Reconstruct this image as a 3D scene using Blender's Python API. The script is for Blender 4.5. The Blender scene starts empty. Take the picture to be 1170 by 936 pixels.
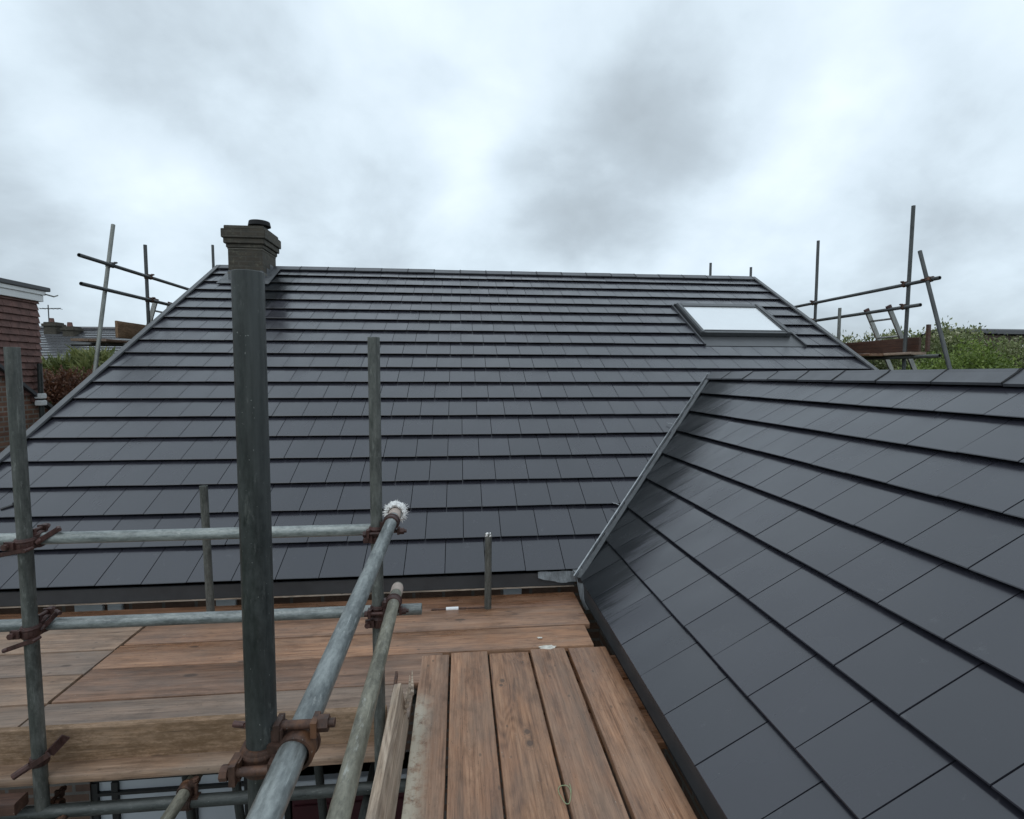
import bpy, bmesh, math, random
from mathutils import Vector, Matrix, noise as mnoise
random.seed(7)
S = bpy.context.scene
COL = S.collection
rad = math.radians
CZ = 4.25                      # eye height above the ground; everything below is written relative to the eye

# ------------------------------------------------------------------ camera
cam = bpy.data.cameras.new('camera')
camo = bpy.data.objects.new('camera', cam); COL.objects.link(camo)
r_ = Vector((0.99506, -0.09923, 0.0023)); f_ = Vector((0.09902, 0.99289, -0.06636))
r_.normalize(); f_ = (f_ - r_*f_.dot(r_)).normalized(); u_ = r_.cross(f_)
camo.matrix_world = Matrix(((r_.x, u_.x, -f_.x, 0), (r_.y, u_.y, -f_.y, 0), (r_.z, u_.z, -f_.z, CZ), (0, 0, 0, 1)))
cam.sensor_width = 36; cam.lens = 36*599.19/1170; cam.clip_start = 0.02; cam.clip_end = 2000
S.camera = camo

# ------------------------------------------------------------------ node helpers
def nmat(name):
    m = bpy.data.materials.new(name); m.use_nodes = True
    nt = m.node_tree; nt.nodes.clear()
    out = nt.nodes.new('ShaderNodeOutputMaterial'); b = nt.nodes.new('ShaderNodeBsdfPrincipled')
    nt.links.new(b.outputs[0], out.inputs[0])
    return m, nt, b
class N:
    def __init__(s, nt): s.nt = nt
    def n(s, t, **k):
        x = s.nt.nodes.new(t)
        for a, v in k.items(): setattr(x, a, v)
        return x
    def put(s, sock, v):
        if isinstance(v, bpy.types.NodeSocket): s.nt.links.new(v, sock)
        else: sock.default_value = v
    def math(s, op, a, b=0.0, c=0.0, clamp=False):
        x = s.n('ShaderNodeMath', operation=op, use_clamp=clamp)
        s.put(x.inputs[0], a); s.put(x.inputs[1], b); s.put(x.inputs[2], c); return x.outputs[0]
    def vmath(s, op, a, b=(0, 0, 0)):
        x = s.n('ShaderNodeVectorMath', operation=op); s.put(x.inputs[0], a); s.put(x.inputs[1], b)
        return x.outputs['Value'] if op in ('DOT_PRODUCT', 'LENGTH') else x.outputs[0]
    def map(s, v, lo, hi, a=0.0, b=1.0, smooth=False):
        x = s.n('ShaderNodeMapRange', interpolation_type='SMOOTHSTEP' if smooth else 'LINEAR')
        for i, q in enumerate((v, lo, hi, a, b)): s.put(x.inputs[i], q)
        return x.outputs[0]
    def noise(s, v, scale, detail=4, rough=.55, dist=0.0):
        x = s.n('ShaderNodeTexNoise'); s.put(x.inputs['Vector'], v); x.inputs['Scale'].default_value = scale
        x.inputs['Detail'].default_value = detail; x.inputs['Roughness'].default_value = rough; x.inputs['Distortion'].default_value = dist
        return x.outputs['Fac']
    def scale(s, v, sc):
        x = s.n('ShaderNodeMapping'); s.put(x.inputs['Vector'], v); x.inputs['Scale'].default_value = sc; return x.outputs[0]
    def mix(s, f, a, b, bl='MIX'):
        x = s.n('ShaderNodeMix', data_type='RGBA', blend_type=bl); s.put(x.inputs[0], f)
        for k, q in ((6, a), (7, b)):
            if not isinstance(q, bpy.types.NodeSocket): q = (*q, 1)[:4]
            s.put(x.inputs[k], q)
        return x.outputs[2]
    def ramp(s, f, stops):
        x = s.n('ShaderNodeValToRGB'); s.put(x.inputs[0], f); e = x.color_ramp.elements
        while len(e) < len(stops): e.new(0.5)
        for el, (p, c) in zip(e, stops): el.position = p; el.color = (*c, 1)[:4]
        return x.outputs[0]
    def bump(s, h, strength=.3, dist=.01, nrm=None):
        x = s.n('ShaderNodeBump'); x.inputs['Strength'].default_value = strength; x.inputs['Distance'].default_value = dist
        s.put(x.inputs['Height'], h)
        if nrm is not None: s.put(x.inputs['Normal'], nrm)
        return x.outputs[0]
    def objvec(s):
        t = s.n('ShaderNodeTexCoord'); o = s.n('ShaderNodeObjectInfo')
        k = s.n('ShaderNodeVectorMath', operation='SCALE'); s.put(k.inputs[0], (13.1, 7.7, 5.3)); s.put(k.inputs['Scale'], o.outputs['Random'])
        return s.vmath('ADD', t.outputs['Object'], k.outputs[0]), o.outputs['Random'], t.outputs['Object']
    def attr(s, name):
        return s.n('ShaderNodeAttribute', attribute_name=name).outputs['Fac']

def wood(name, dark, mid, light, grey, greyamt=.4, rough=.5, wet=.5, stain=None, mould=0.0, ringamt=.012, knots=()):
    m, nt, b = nmat(name); g = N(nt)
    dark, mid, light, grey = [tuple(c*k for c, k in zip(q, (1.11, 1.01, .95))) for q in (dark, mid, light, grey)]
    v, rnd, raw = g.objvec()
    big = g.noise(g.scale(v, (1.2, 3, 3)), 1.0, 2, .5)
    wv = g.scale(v, (.7, 9, 9))
    warp = g.noise(g.scale(v, (.9, 5, 5)), 1.0, 2, .5)
    ring = g.math('SINE', g.math('MULTIPLY', g.math('ADD', g.math('MULTIPLY', warp, 5.0), g.noise(wv, .8, 2, .5)), 22.0))
    fine = g.noise(g.scale(v, (3.5, 95, 95)), 1.0, 5, .7)
    mid_n = g.noise(g.scale(v, (.75, 26, 26)), 1.0, 6, .65)
    vfine = g.noise(g.scale(v, (9, 300, 300)), 1.0, 4, .75)
    fine = g.math('ADD', g.math('MULTIPLY', fine, .55), g.math('MULTIPLY', vfine, .45))
    t = g.math('ADD', g.math('MULTIPLY', fine, .62), g.math('ADD', g.math('MULTIPLY', mid_n, .36), g.math('MULTIPLY', ring, ringamt)))
    col = g.ramp(t, [(.36, dark), (.475, mid), (.60, light)])
    blot = g.noise(g.scale(v, (3.0, 7, 7)), 1.5, 8, .72)
    col = g.mix(1.0, col, g.ramp(blot, [(.34, (.62, .60, .58)), (.5, (1, 1, 1)), (.66, (1.16, 1.12, 1.08))]), 'MULTIPLY')
    # bleached grey patches and darker board-to-board tone
    gp = g.map(g.noise(g.scale(v, (1.7, 7, 7)), 1.3, 5, .65), .42, .62, 0, greyamt)
    col = g.mix(gp, col, g.mix(fine, tuple(c*.6 for c in grey), grey))
    col = g.mix(1.0, col, g.ramp(rnd, [(0, (.80, .80, .82)), (.5, (1, .98, .95)), (1, (1.1, 1.02, .93))]), 'MULTIPLY')
    # knots
    vo = g.n('ShaderNodeTexVoronoi'); g.put(vo.inputs['Vector'], g.scale(v, (2.6, 6.5, 6.5))); vo.inputs['Scale'].default_value = 1.0
    kn = g.map(vo.outputs['Distance'], .07, .12, 1, 0, True)
    sc = g.n('ShaderNodeSeparateColor'); g.put(sc.inputs[0], vo.outputs['Color']); sel = g.math('GREATER_THAN', sc.outputs[0], .62)
    kn = g.math('MULTIPLY', kn, sel)
    col = g.mix(g.math('MULTIPLY', kn, .75), col, (.055, .035, .025))
    if knots:
        sk_ = g.n('ShaderNodeSeparateXYZ'); g.put(sk_.inputs[0], raw)
        for kx, ky, kr in knots:
            dx = g.math('MULTIPLY', g.math('SUBTRACT', sk_.outputs[0], kx), .75); dy = g.math('SUBTRACT', sk_.outputs[1], ky)
            r2 = g.math('SQRT', g.math('ADD', g.math('MULTIPLY', dx, dx), g.math('MULTIPLY', dy, dy)))
            r2 = g.math('ADD', r2, g.math('MULTIPLY', g.math('SUBTRACT', fine, .5), .006))
            col = g.mix(g.map(r2, kr*.7, kr*1.25, .8, 0, True), col, (.075, .05, .038))
            col = g.mix(g.math('MULTIPLY', g.map(r2, kr*1.2, kr*3.5, .4, 0), g.math('GREATER_THAN', g.math('SINE', g.math('MULTIPLY', g.math('ADD', r2, g.math('MULTIPLY', mid_n, .03)), 420)), .55)), col, (.15, .09, .06))
    # dents and nail marks
    vs = g.n('ShaderNodeTexVoronoi'); g.put(vs.inputs['Vector'], g.scale(v, (7, 13, 13))); vs.inputs['Scale'].default_value = 1.0
    sp = g.math('MULTIPLY', g.map(vs.outputs['Distance'], .05, .1, 1, 0), g.noise(v, 3, 2))
    col = g.mix(sp, col, (.06, .045, .035))
    # dark speckle, old cement flecks
    col = g.mix(g.map(g.noise(g.scale(v, (30, 60, 60)), 1.5, 3, .6), .66, .72, 0, .6), col, (.06, .045, .035))
    col = g.mix(g.map(g.noise(g.scale(v, (24, 40, 40)), 1.7, 4, .6), .70, .74, 0, .55), col, (.46, .43, .38))
    # splits along the grain
    spl = g.map(g.noise(g.scale(v, (.9, 55, 55)), 1.0, 3, .6), .68, .76, 0, .8)
    col = g.mix(spl, col, (.05, .035, .028))
    if mould:
        mo = g.map(g.math('ADD', g.math('MULTIPLY', g.noise(g.scale(v, (9, 26, 26)), 2.0, 7, .8), .6), g.math('MULTIPLY', g.noise(v, 2.2, 3, .5), .4)), .47, .58, 0, mould)
        col = g.mix(mo, col, (.13, .075, .035))
    if stain:
        ax, lo, hi, x0, x1 = stain
        sx = g.n('ShaderNodeSeparateXYZ'); g.put(sx.inputs[0], raw)
        edge = g.map(sx.outputs['XYZ'.index(ax)], lo, hi, 1, 0)
        lng = g.math('MULTIPLY', g.map(sx.outputs[0], x0, x0+.12, 0, 1, True), g.map(sx.outputs[0], x1, x1+.25, 1, 0, True))
        ns = g.map(g.noise(v, 22, 7, .75), .33, .52)
        col = g.mix(g.math('MULTIPLY', g.math('MULTIPLY', edge, lng), ns), col, (.56, .50, .40))
    wp = g.map(g.noise(g.scale(v, (1.0, 3.5, 3.5)), 1.2, 4, .6), .40, .62)
    wetf = g.math('MULTIPLY', wp, wet)
    col = g.mix(g.math('MULTIPLY', wetf, .8), col, g.mix(1.0, col, (.58, .50, .43), 'MULTIPLY'))
    g.put(b.inputs['Base Color'], col)
    g.put(b.inputs['Roughness'], g.math('SUBTRACT', rough+.12, g.math('MULTIPLY', wetf, .48)))
    h = g.math('SUBTRACT', g.math('ADD', g.math('MULTIPLY', fine, .5), mid_n), spl)
    g.put(b.inputs['Normal'], g.bump(h, .45, .004))
    return m

def metal(name, dark, light, met=.4, rough=.5, splash=0.0, streak=None):
    m, nt, b = nmat(name); g = N(nt)
    v, rnd, raw = g.objvec()
    a = g.noise(g.scale(v, (14, 14, 3)), 1.6, 6, .7)
    c = g.noise(g.scale(v, (45, 45, 14)), 1.4, 5, .7)
    t = g.math('ADD', g.math('MULTIPLY', a, .6), g.math('MULTIPLY', c, .4))
    fl = g.noise(g.scale(v, (130, 130, 60)), 1.0, 4, .7)
    t = g.math('ADD', g.math('MULTIPLY', t, .75), g.math('MULTIPLY', fl, .25))
    col = g.ramp(t, [(.40, dark), (.60, light)])
    col = g.mix(g.map(g.noise(g.scale(v, (9, 9, 4)), 1.0, 6, .7), .50, .64, 0, .45), col, tuple(c*.55 for c in dark))
    col = g.mix(g.map(g.noise(g.scale(v, (110, 110, 5)), 1.0, 3, .6), .66, .72, 0, .45), col, tuple(min(1, c*1.7) for c in light))
    col = g.mix(g.map(g.noise(v, 210, 2, .5), .72, .76, 0, .6), col, (.42, .43, .41))
    if streak:
        col = g.mix(g.map(g.noise(g.scale(v, (22, 22, 1.3)), 1.0, 4, .6), .52, .66, 0, .7), col, streak)
    if splash:
        sp = g.map(g.noise(g.scale(v, (30, 30, 9)), 1.5, 7, .72), .585, .68, 0, splash)
        col = g.mix(sp, col, (.55, .56, .53))
    col = g.mix(1.0, col, g.ramp(rnd, [(0, (.85, .85, .85)), (1, (1.12, 1.12, 1.1))]), 'MULTIPLY')
    g.put(b.inputs['Base Color'], col); b.inputs['Metallic'].default_value = met
    g.put(b.inputs['Roughness'], g.map(c, .35, .65, rough-.14, rough+.18))
    g.put(b.inputs['Normal'], g.bump(t, .5, .002))
    return m

def plain(name, col, rough=.6, met=0.0, var=.25, scale=6.0, bump=.15, coat=0.0):
    m, nt, b = nmat(name); g = N(nt)
    v, rnd, raw = g.objvec()
    n = g.noise(v, scale, 6, .65)
    c = g.ramp(n, [(.3, tuple(x*(1-var) for x in col)), (.7, tuple(min(1, x*(1+var)) for x in col))])
    g.put(b.inputs['Base Color'], c); b.inputs['Roughness'].default_value = rough; b.inputs['Metallic'].default_value = met
    b.inputs['Coat Weight'].default_value = coat
    if bump: g.put(b.inputs['Normal'], g.bump(g.noise(v, scale*8, 4, .6), bump, .004))
    return m

def tilemat(name, base):
    # smooth dark cement slate: slightly different sheen on every tile, faint limey scuffs, wet marks and painted-in dark reflections by the valley and chimney
    m, nt, b = nmat(name); g = N(nt)
    uv = g.n('ShaderNodeUVMap').outputs[0]
    rnd = g.attr('rnd'); damp = g.attr('damp')  # damp: wet marks plus painted-in dark reflections
    n1 = g.noise(uv, 1.1, 5, .6); n2 = g.noise(g.scale(uv, (75, 2.6, 1)), 1.0, 6, .7); n3 = g.noise(uv, 150, 3, .6)
    col = g.ramp(g.math('ADD', g.math('MULTIPLY', n1, .55), g.math('MULTIPLY', rnd, .45)),
                 [(.2, tuple(c*.86 for c in base)), (.8, tuple(c*1.14 for c in base))])
    sc = g.map(g.noise(g.scale(uv, (7, 6, 1)), 1.4, 7, .7), .62, .80, 0, .15)
    col = g.mix(sc, col, (.30, .31, .32))
    col = g.mix(g.map(g.noise(uv, 75, 2, .5), .79, .82, 0, .45), col, (.35, .35, .33))
    run = g.math('ADD', g.math('MULTIPLY', n2, .75), g.math('MULTIPLY', g.noise(g.scale(uv, (9, 2, 1)), 1.0, 4, .6), .45))
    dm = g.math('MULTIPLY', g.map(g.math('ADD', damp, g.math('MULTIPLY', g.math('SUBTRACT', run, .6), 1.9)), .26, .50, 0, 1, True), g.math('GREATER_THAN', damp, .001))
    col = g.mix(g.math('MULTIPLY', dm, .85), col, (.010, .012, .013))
    g.put(b.inputs['Base Color'], col)
    soft = g.noise(g.scale(uv, (3, 1.5, 1)), 1.0, 4, .5)
    g.put(b.inputs['Roughness'], g.math('ADD', g.map(soft, .36, .64, .15, .26), g.math('MULTIPLY', rnd, .06)))
    b.inputs['IOR'].default_value = 1.5
    g.put(b.inputs['Specular IOR Level'], g.math('SUBTRACT', .84, g.math('MULTIPLY', dm, .62)))
    h = g.math('ADD', g.math('MULTIPLY', n1, .5), g.math('MULTIPLY', n3, .25))
    g.put(b.inputs['Normal'], g.bump(h, .035, .002))
    return m

def brick(name, c1, c2, mortar, bw=.225, bh=.075, axis='Y', uvmode=False, mort=.012, dirtamt=0):
    m, nt, b = nmat(name); g = N(nt)
    t = g.n('ShaderNodeTexCoord'); sx = g.n('ShaderNodeSeparateXYZ'); g.put(sx.inputs[0], t.outputs['Object'])
    cx = g.n('ShaderNodeCombineXYZ'); g.put(cx.inputs[0], g.math('ADD', sx.outputs[0], sx.outputs[1])); g.put(cx.inputs[1], sx.outputs[2])
    bt = g.n('ShaderNodeTexBrick'); g.put(bt.inputs['Vector'], cx.outputs[0])
    bt.inputs['Color1'].default_value = (*c1, 1); bt.inputs['Color2'].default_value = (*c2, 1); bt.inputs['Mortar'].default_value = (*mortar, 1)
    bt.inputs['Scale'].default_value = 1; bt.inputs['Mortar Size'].default_value = mort; bt.inputs['Brick Width'].default_value = bw; bt.inputs['Row Height'].default_value = bh
    dirt = g.noise(t.outputs['Object'], 3.5, 6, .7)
    col = g.mix(1.0, bt.outputs['Color'], g.ramp(dirt, [(.3, (.6, .6, .6)), (.7, (1.15, 1.12, 1.1))]), 'MULTIPLY')
    if dirtamt:
        col = g.mix(g.map(g.noise(t.outputs['Object'], 7, 7, .75), .48, .60, 0, .8), col, (.045, .042, .034))
        col = g.mix(g.map(g.noise(g.vmath('ADD', t.outputs['Object'], (4, 4, 4)), 11, 6, .7), .56, .66, 0, .55), col, (.16, .15, .11))
    g.put(b.inputs['Base Color'], col); b.inputs['Roughness'].default_value = .85
    g.put(b.inputs['Normal'], g.bump(g.math('SUBTRACT', g.noise(t.outputs['Object'], 60, 3), bt.outputs['Fac']), .5, .008))
    return m

def leafmat(name, a, bcol, c=None):
    m, nt, b = nmat(name); g = N(nt)
    r = g.attr('rnd')
    col = g.ramp(r, [(0, a), (.75, bcol), (1, c or bcol)])
    g.put(b.inputs['Base Color'], col); b.inputs['Roughness'].default_value = .55
    b.inputs['Subsurface Weight'].default_value = 0.0
    tr = g.n('ShaderNodeBsdfTranslucent'); g.put(tr.inputs[0], col)
    ms = g.n('ShaderNodeMixShader'); ms.inputs[0].default_value = .25
    nt.links.new(b.outputs[0], ms.inputs[1]); nt.links.new(tr.outputs[0], ms.inputs[2])
    out = [x for x in nt.nodes if x.type == 'OUTPUT_MATERIAL'][0]; nt.links.new(ms.outputs[0], out.inputs[0])
    return m

M = {}
M['tile'] = tilemat('slate_grey_tile', (.026, .026, .034))
M['nose'] = plain('nose_painted_shadow', (.006, .006, .007), .9, 0, .2, 6, 0)  # deep shadow between courses, painted on the tile noses as near-black
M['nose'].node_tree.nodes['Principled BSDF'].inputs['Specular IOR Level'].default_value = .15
M['tile_far'] = tilemat('far_roof_tile', (.055, .055, .06))
M['ridge'] = plain('ridge_tile_grey', (.068, .070, .078), .42, 0, .2, 5, .1)
M['trim'] = plain('dark_trim', (.045, .047, .052), .4, 0, .25, 6, .08)
M['verge'] = plain('verge_trim_grey', (.085, .088, .092), .42, 0, .25, 6, .08)
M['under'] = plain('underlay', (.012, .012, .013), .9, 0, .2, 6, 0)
M['lead'] = metal('lead_flashing', (.16, .175, .185), (.33, .355, .375), .2, .5)
M['leadold'] = metal('chimney_lead', (.07, .075, .08), (.15, .155, .165), .2, .5)
M['valley'] = metal('valley_trim', (.25, .26, .275), (.45, .47, .49), .45, .42)
M['valleydark'] = metal('valley_tray', (.04, .043, .047), (.09, .095, .10), .25, .4)
M['fascia'] = plain('fascia_grey', (.05, .052, .055), .4, 0, .2, 4, .08)
M['deck'] = wood('scaffold_board_wood', (.085, .050, .032), (.245, .150, .098), (.37, .25, .175), (.29, .24, .20), .45, .5, .7)
M['deckred'] = wood('scaffold_board_orange', (.085, .044, .026), (.25, .150, .094), (.375, .245, .165), (.29, .23, .19), .40, .48, .75, ringamt=.014)
M['deckknot'] = wood('scaffold_board_knotty', (.09, .045, .025), (.262, .152, .09), (.385, .245, .157), (.29, .23, .19), .30, .48, .7, ringamt=.032, knots=((1.29, -.02, .014), (1.215, -.022, .015), (1.66, .07, .010), (1.70, .06, .013)))
M['deckwet'] = wood('scaffold_board_wet', (.07, .036, .02), (.19, .10, .055), (.29, .17, .105), (.24, .17, .125), .3, .38, .9)
M['deckgrey'] = wood('scaffold_board_grey', (.085, .062, .047), (.235, .182, .143), (.345, .28, .23), (.27, .245, .22), .5, .5, .6)
M['decklime'] = wood('scaffold_board_limed', (.085, .050, .032), (.25, .152, .098), (.37, .25, .175), (.30, .25, .21), .4, .55, .5, stain=('Y', .055, -.02, .72, 1.45))
M['toe'] = wood('toe_board_mouldy', (.075, .055, .036), (.225, .165, .112), (.35, .275, .205), (.28, .23, .185), .45, .7, .2, mould=.8, ringamt=.02)
M['toegrey'] = wood('toe_board_weathered', (.10, .078, .058), (.33, .285, .235), (.52, .475, .41), (.44, .41, .37), .6, .75, .1, ringamt=.05)
M['toedark'] = wood('toe_board_dark', (.025, .012, .009), (.065, .032, .022), (.10, .056, .038), (.08, .055, .045), .3, .6, .5)
M['timber'] = plain('dark_timber', (.06, .045, .035), .7, 0, .3, 8)
M['galv'] = metal('galvanised_tube', (.13, .145, .145), (.36, .385, .375), .45, .42, .5)
M['galvdark'] = metal('weathered_shaded_tube', (.020, .024, .023), (.066, .073, .070), .25, .48, .12, streak=(.075, .082, .08))  # weathered steel, with the near pole's backlit darkness put into the colour
M['galvmid'] = metal('aged_tube', (.07, .075, .068), (.185, .19, .175), .35, .5, .25, streak=(.05, .055, .05))
M['galvolive'] = metal('lichen_tube', (.11, .105, .08), (.33, .315, .25), .25, .5, .55, streak=(.13, .11, .07))
M['galvfar'] = metal('distant_tube', (.05, .055, .055), (.12, .125, .125), .3, .5)
M['galvpale'] = metal('pale_tube', (.16, .165, .15), (.30, .31, .29), .3, .5)
M['alu'] = metal('ladder_aluminium', (.25, .25, .24), (.42, .42, .40), .6, .4)
M['inner'] = plain('tube_inside', (.03, .03, .03), .8)
M['rust'] = metal('rusty_coupler', (.035, .017, .012), (.12, .062, .042), .15, .6, 0, streak=(.20, .09, .04))
M['rustred'] = metal('red_rust_coupler', (.03, .012, .010), (.095, .043, .036), .15, .5, 0)
M['tape'] = plain('beige_tape', (.42, .34, .29), .6, 0, .15, 30)
M['white'] = plain('white_upvc', (.72, .73, .73), .4, 0, .06, 3, .03)
M['rag'] = plain('white_foam', (.80, .79, .77), .9, 0, .12, 60)
M['blind'] = plain('white_roof_blind', (.74, .77, .79), .28, 0, .03, 2, 0, coat=1.0)
M['frame'] = plain('skylight_frame_grey', (.055, .058, .062), .35, 0, .15, 6, .03)
M['black'] = plain('black_gap', (.012, .012, .012), .6)
M['maroon'] = plain('maroon_door_paint', (.045, .008, .012), .4)
M['pane'] = plain('pale_panel', (.42, .45, .48), .25, 0, .08, 3, 0)
M['chimney'] = brick('chimney_brick', (.060, .050, .038), (.095, .080, .060), (.085, .078, .064), dirtamt=1)
M['flaunch'] = plain('chimney_mortar', (.17, .155, .13), .9, 0, .3, 12, .4)
M['wall'] = brick('house_wall_brick', (.10, .058, .042), (.15, .09, .062), (.13, .12, .11))
M['brickred'] = brick('neighbour_brick', (.20, .095, .062), (.27, .15, .10), (.26, .23, .20))
M['tilehung'] = plain('hung_tile_red', (.135, .068, .056), .75, 0, .4, 9, .3)
M['fence'] = wood('fence_wood', (.02, .017, .015), (.05, .043, .037), (.08, .07, .06), (.06, .06, .055), .5, .8, .2)
M['mortar'] = plain('old_mortar', (.58, .55, .49), .9, 0, .3, 40, .4)
M['string'] = plain('green_string', (.30, .36, .20), .7)
M['bird'] = plain('black_scrap', (.015, .015, .017), .5)

# ------------------------------------------------------------------ mesh helpers
def link(name, bm, mat, parent=None, loc=(0, 0, 0), smooth=False, recalc=True):
    if recalc: bmesh.ops.recalc_face_normals(bm, faces=bm.faces)
    me = bpy.data.meshes.new(name); bm.to_mesh(me); bm.free()
    if isinstance(mat, (list, tuple)):
        for q in mat: me.materials.append(q)
    else: me.materials.append(mat)
    if smooth:
        for p in me.polygons: p.use_smooth = True
        try: me.set_sharp_from_angle(angle=rad(38))
        except Exception: pass
    o = bpy.data.objects.new(name, me); COL.objects.link(o); o.location = loc
    if parent: o.parent = parent
    return o
def tag(o, label=None, cat=None, group=None, kind=None):
    if label: o['label'] = label
    if cat: o['category'] = cat
    if group: o['group'] = group
    if kind: o['kind'] = kind
    return o
def thing(name, label, cat, loc=(0, 0, 0), group=None):
    o = bpy.data.objects.new(name, None); COL.objects.link(o); o.location = loc; o.empty_display_size = .2
    return tag(o, label, cat, group)
def keep(child, parent):
    """parent a child whose mesh is written in the same frame as its parent's own placement"""
    child.parent = parent; child.matrix_parent_inverse = parent.matrix_basis.inverted(); return child
def box(bm, x0, x1, y0, y1, z0, z1, bev=0.0):
    vs = [bm.verts.new((x, y, z)) for x in (x0, x1) for y in (y0, y1) for z in (z0, z1)]
    fs = [(0, 1, 3, 2), (4, 6, 7, 5), (0, 4, 5, 1), (2, 3, 7, 6), (0, 2, 6, 4), (1, 5, 7, 3)]
    F = [bm.faces.new([vs[i] for i in f]) for f in fs]
    if bev:
        es = list({e for f in F for e in f.edges})
        bmesh.ops.bevel(bm, geom=es, offset=bev, segments=2, affect='EDGES', clamp_overlap=True)
    return vs
def obox(bm, P, ax, ay, az, lx, ly, lz):
    """oriented box centred on P"""
    vs = [bm.verts.new(P + ax*(sx*lx/2) + ay*(sy*ly/2) + az*(sz*lz/2)) for sx in (-1, 1) for sy in (-1, 1) for sz in (-1, 1)]
    for f in [(0, 1, 3, 2), (4, 6, 7, 5), (0, 4, 5, 1), (2, 3, 7, 6), (0, 2, 6, 4), (1, 5, 7, 3)]: bm.faces.new([vs[i] for i in f])
def frame_of(d):
    d = d.normalized(); a = Vector((0, 0, 1)) if abs(d.z) < .9 else Vector((1, 0, 0))
    x = a.cross(d).normalized(); return x, d.cross(x), d
def cyl(bm, A, B, r, n=16, r2=None, caps=True):
    A, B = Vector(A), Vector(B); x, y, d = frame_of(B-A); r2 = r if r2 is None else r2
    r0 = [bm.verts.new(A + (x*math.cos(t)+y*math.sin(t))*r) for t in [2*math.pi*i/n for i in range(n)]]
    r1 = [bm.verts.new(B + (x*math.cos(t)+y*math.sin(t))*r2) for t in [2*math.pi*i/n for i in range(n)]]
    for i in range(n): bm.faces.new((r0[i], r0[(i+1) % n], r1[(i+1) % n], r1[i]))
    if caps: bm.faces.new(r0[::-1]); bm.faces.new(r1)
def band(bm, C, axis, r0, r1, w, n=22, a0=0.0, span=2*math.pi):
    """ring or arc of rectangular section around an axis"""
    x, y, d = frame_of(axis); closed = span > 6.28; k = n if closed else n+1; rings = []
    for i in range(k):
        t = a0+span*i/n; e = x*math.cos(t)+y*math.sin(t)
        rings.append([bm.verts.new(C+e*r+d*h) for r, h in ((r0, -w/2), (r1-.002, -w/2), (r1, -w/2+.004), (r1, w/2-.004), (r1-.002, w/2), (r0, w/2))])
    for i in range(n):
        a, b = rings[i], rings[(i+1) % k]
        for j in range(6): bm.faces.new((a[j], a[(j+1) % 6], b[(j+1) % 6], b[j]))
    if not closed: bm.faces.new(rings[0]); bm.faces.new(rings[-1][::-1])

R = .02415
def tube(name, A, B, mat, label, cat='scaffold tube', group=None, r=R, n=36):
    """hollow scaffold tube; its mesh runs up local z from A"""
    A, B = Vector(A), Vector(B); L = (B-A).length
    bm = bmesh.new(); prof = [(r-.004, .05), (r-.004, 0), (r-.001, 0), (r, .001)]
    k = max(2, int(L/.35)); prof += [(r, .001+(L-.002)*i/k) for i in range(1, k+1)] + [(r-.001, L), (r-.004, L), (r-.004, L-.05)]
    rings = []
    seed = random.random()*50
    for (q, h) in prof:
        wob = .0008*mnoise.noise(Vector((seed, h*1.3, 0)))
        rings.append([bm.verts.new((q*math.cos(2*math.pi*i/n)+wob, q*math.sin(2*math.pi*i/n)+wob, h)) for i in range(n)])
    for a, b in zip(rings, rings[1:]):
        for i in range(n): bm.faces.new((a[i], a[(i+1) % n], b[(i+1) % n], b[i]))
    bm.faces.new(rings[0]); bm.faces.new(rings[-1])
    for f in bm.faces:
        if f.calc_center_median().z in (0,): pass
    o = link(name, bm, mat, None, A, True)
    x, y, d = frame_of(B-A)
    o.rotation_euler = Matrix((x, y, d)).transposed().to_euler()
    bpy.context.view_layer.update()
    return tag(o, label, cat, group)

def coupler(parent, c1, a1, c2, a2, mat='rust', flip1=1, flip2=1):
    """right-angle coupler: a hinged band on each tube, a saddle between, and two T-bolts with nuts"""
    c1, a1, c2, a2 = Vector(c1), Vector(a1).normalized(), Vector(c2), Vector(a2).normalized()
    d = (c2-c1); d = (d - a1*d.dot(a1) - a2*d.dot(a2))
    d.normalize()
    bm = bmesh.new()
    band(bm, c1, a1, R+.0006, R+.0075, .046); band(bm, c2, a2, R+.0006, R+.0075, .046)
    band(bm, c1+a1*.012, a1, R+.006, R+.0105, .010); band(bm, c2+a2*.012, a2, R+.006, R+.0105, .010)
    obox(bm, (c1+c2)/2, d, a1, a2, .026, .05, .05)
    bolts = []
    for c, off, ax in ((c2, a1*flip2, a2), (c1, a2*flip1, a1)):
        h = c+off*(R+.014)
        for s in (-1, 1):
            obox(bm, h+d*(s*.030)-off*.002, d, off, ax, .010, .026, .034)
        obox(bm, h-d*.030-off*.012, d, off, ax, .017, .026, .031)
        bolts.append((h, off, ax))
    sharp = [e for e in bm.edges if len(e.link_faces) == 2 and e.calc_face_angle(0) > 1.2 and e.calc_length() > .008]
    bmesh.ops.bevel(bm, geom=sharp, offset=.0022, segments=2, affect='EDGES', clamp_overlap=True)
    o = keep(link('coupler', bm, M[mat], None, (0, 0, 0), True), parent)
    for h, off, ax in bolts:
        b2 = bmesh.new()
        cyl(b2, h-d*.040, h+d*.062, .0075, 12); cyl(b2, h+d*.034, h+d*.052, .0135, 6); cyl(b2, h-d*.050, h-d*.038, .012, 8)
        q = link('bolt', b2, M[mat], None, (0, 0, 0), True)
        q.parent = o; q.matrix_parent_inverse = parent.matrix_basis.inverted() @ Matrix.Identity(4)
        q.matrix_parent_inverse = Matrix.Identity(4)
    return o

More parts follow.
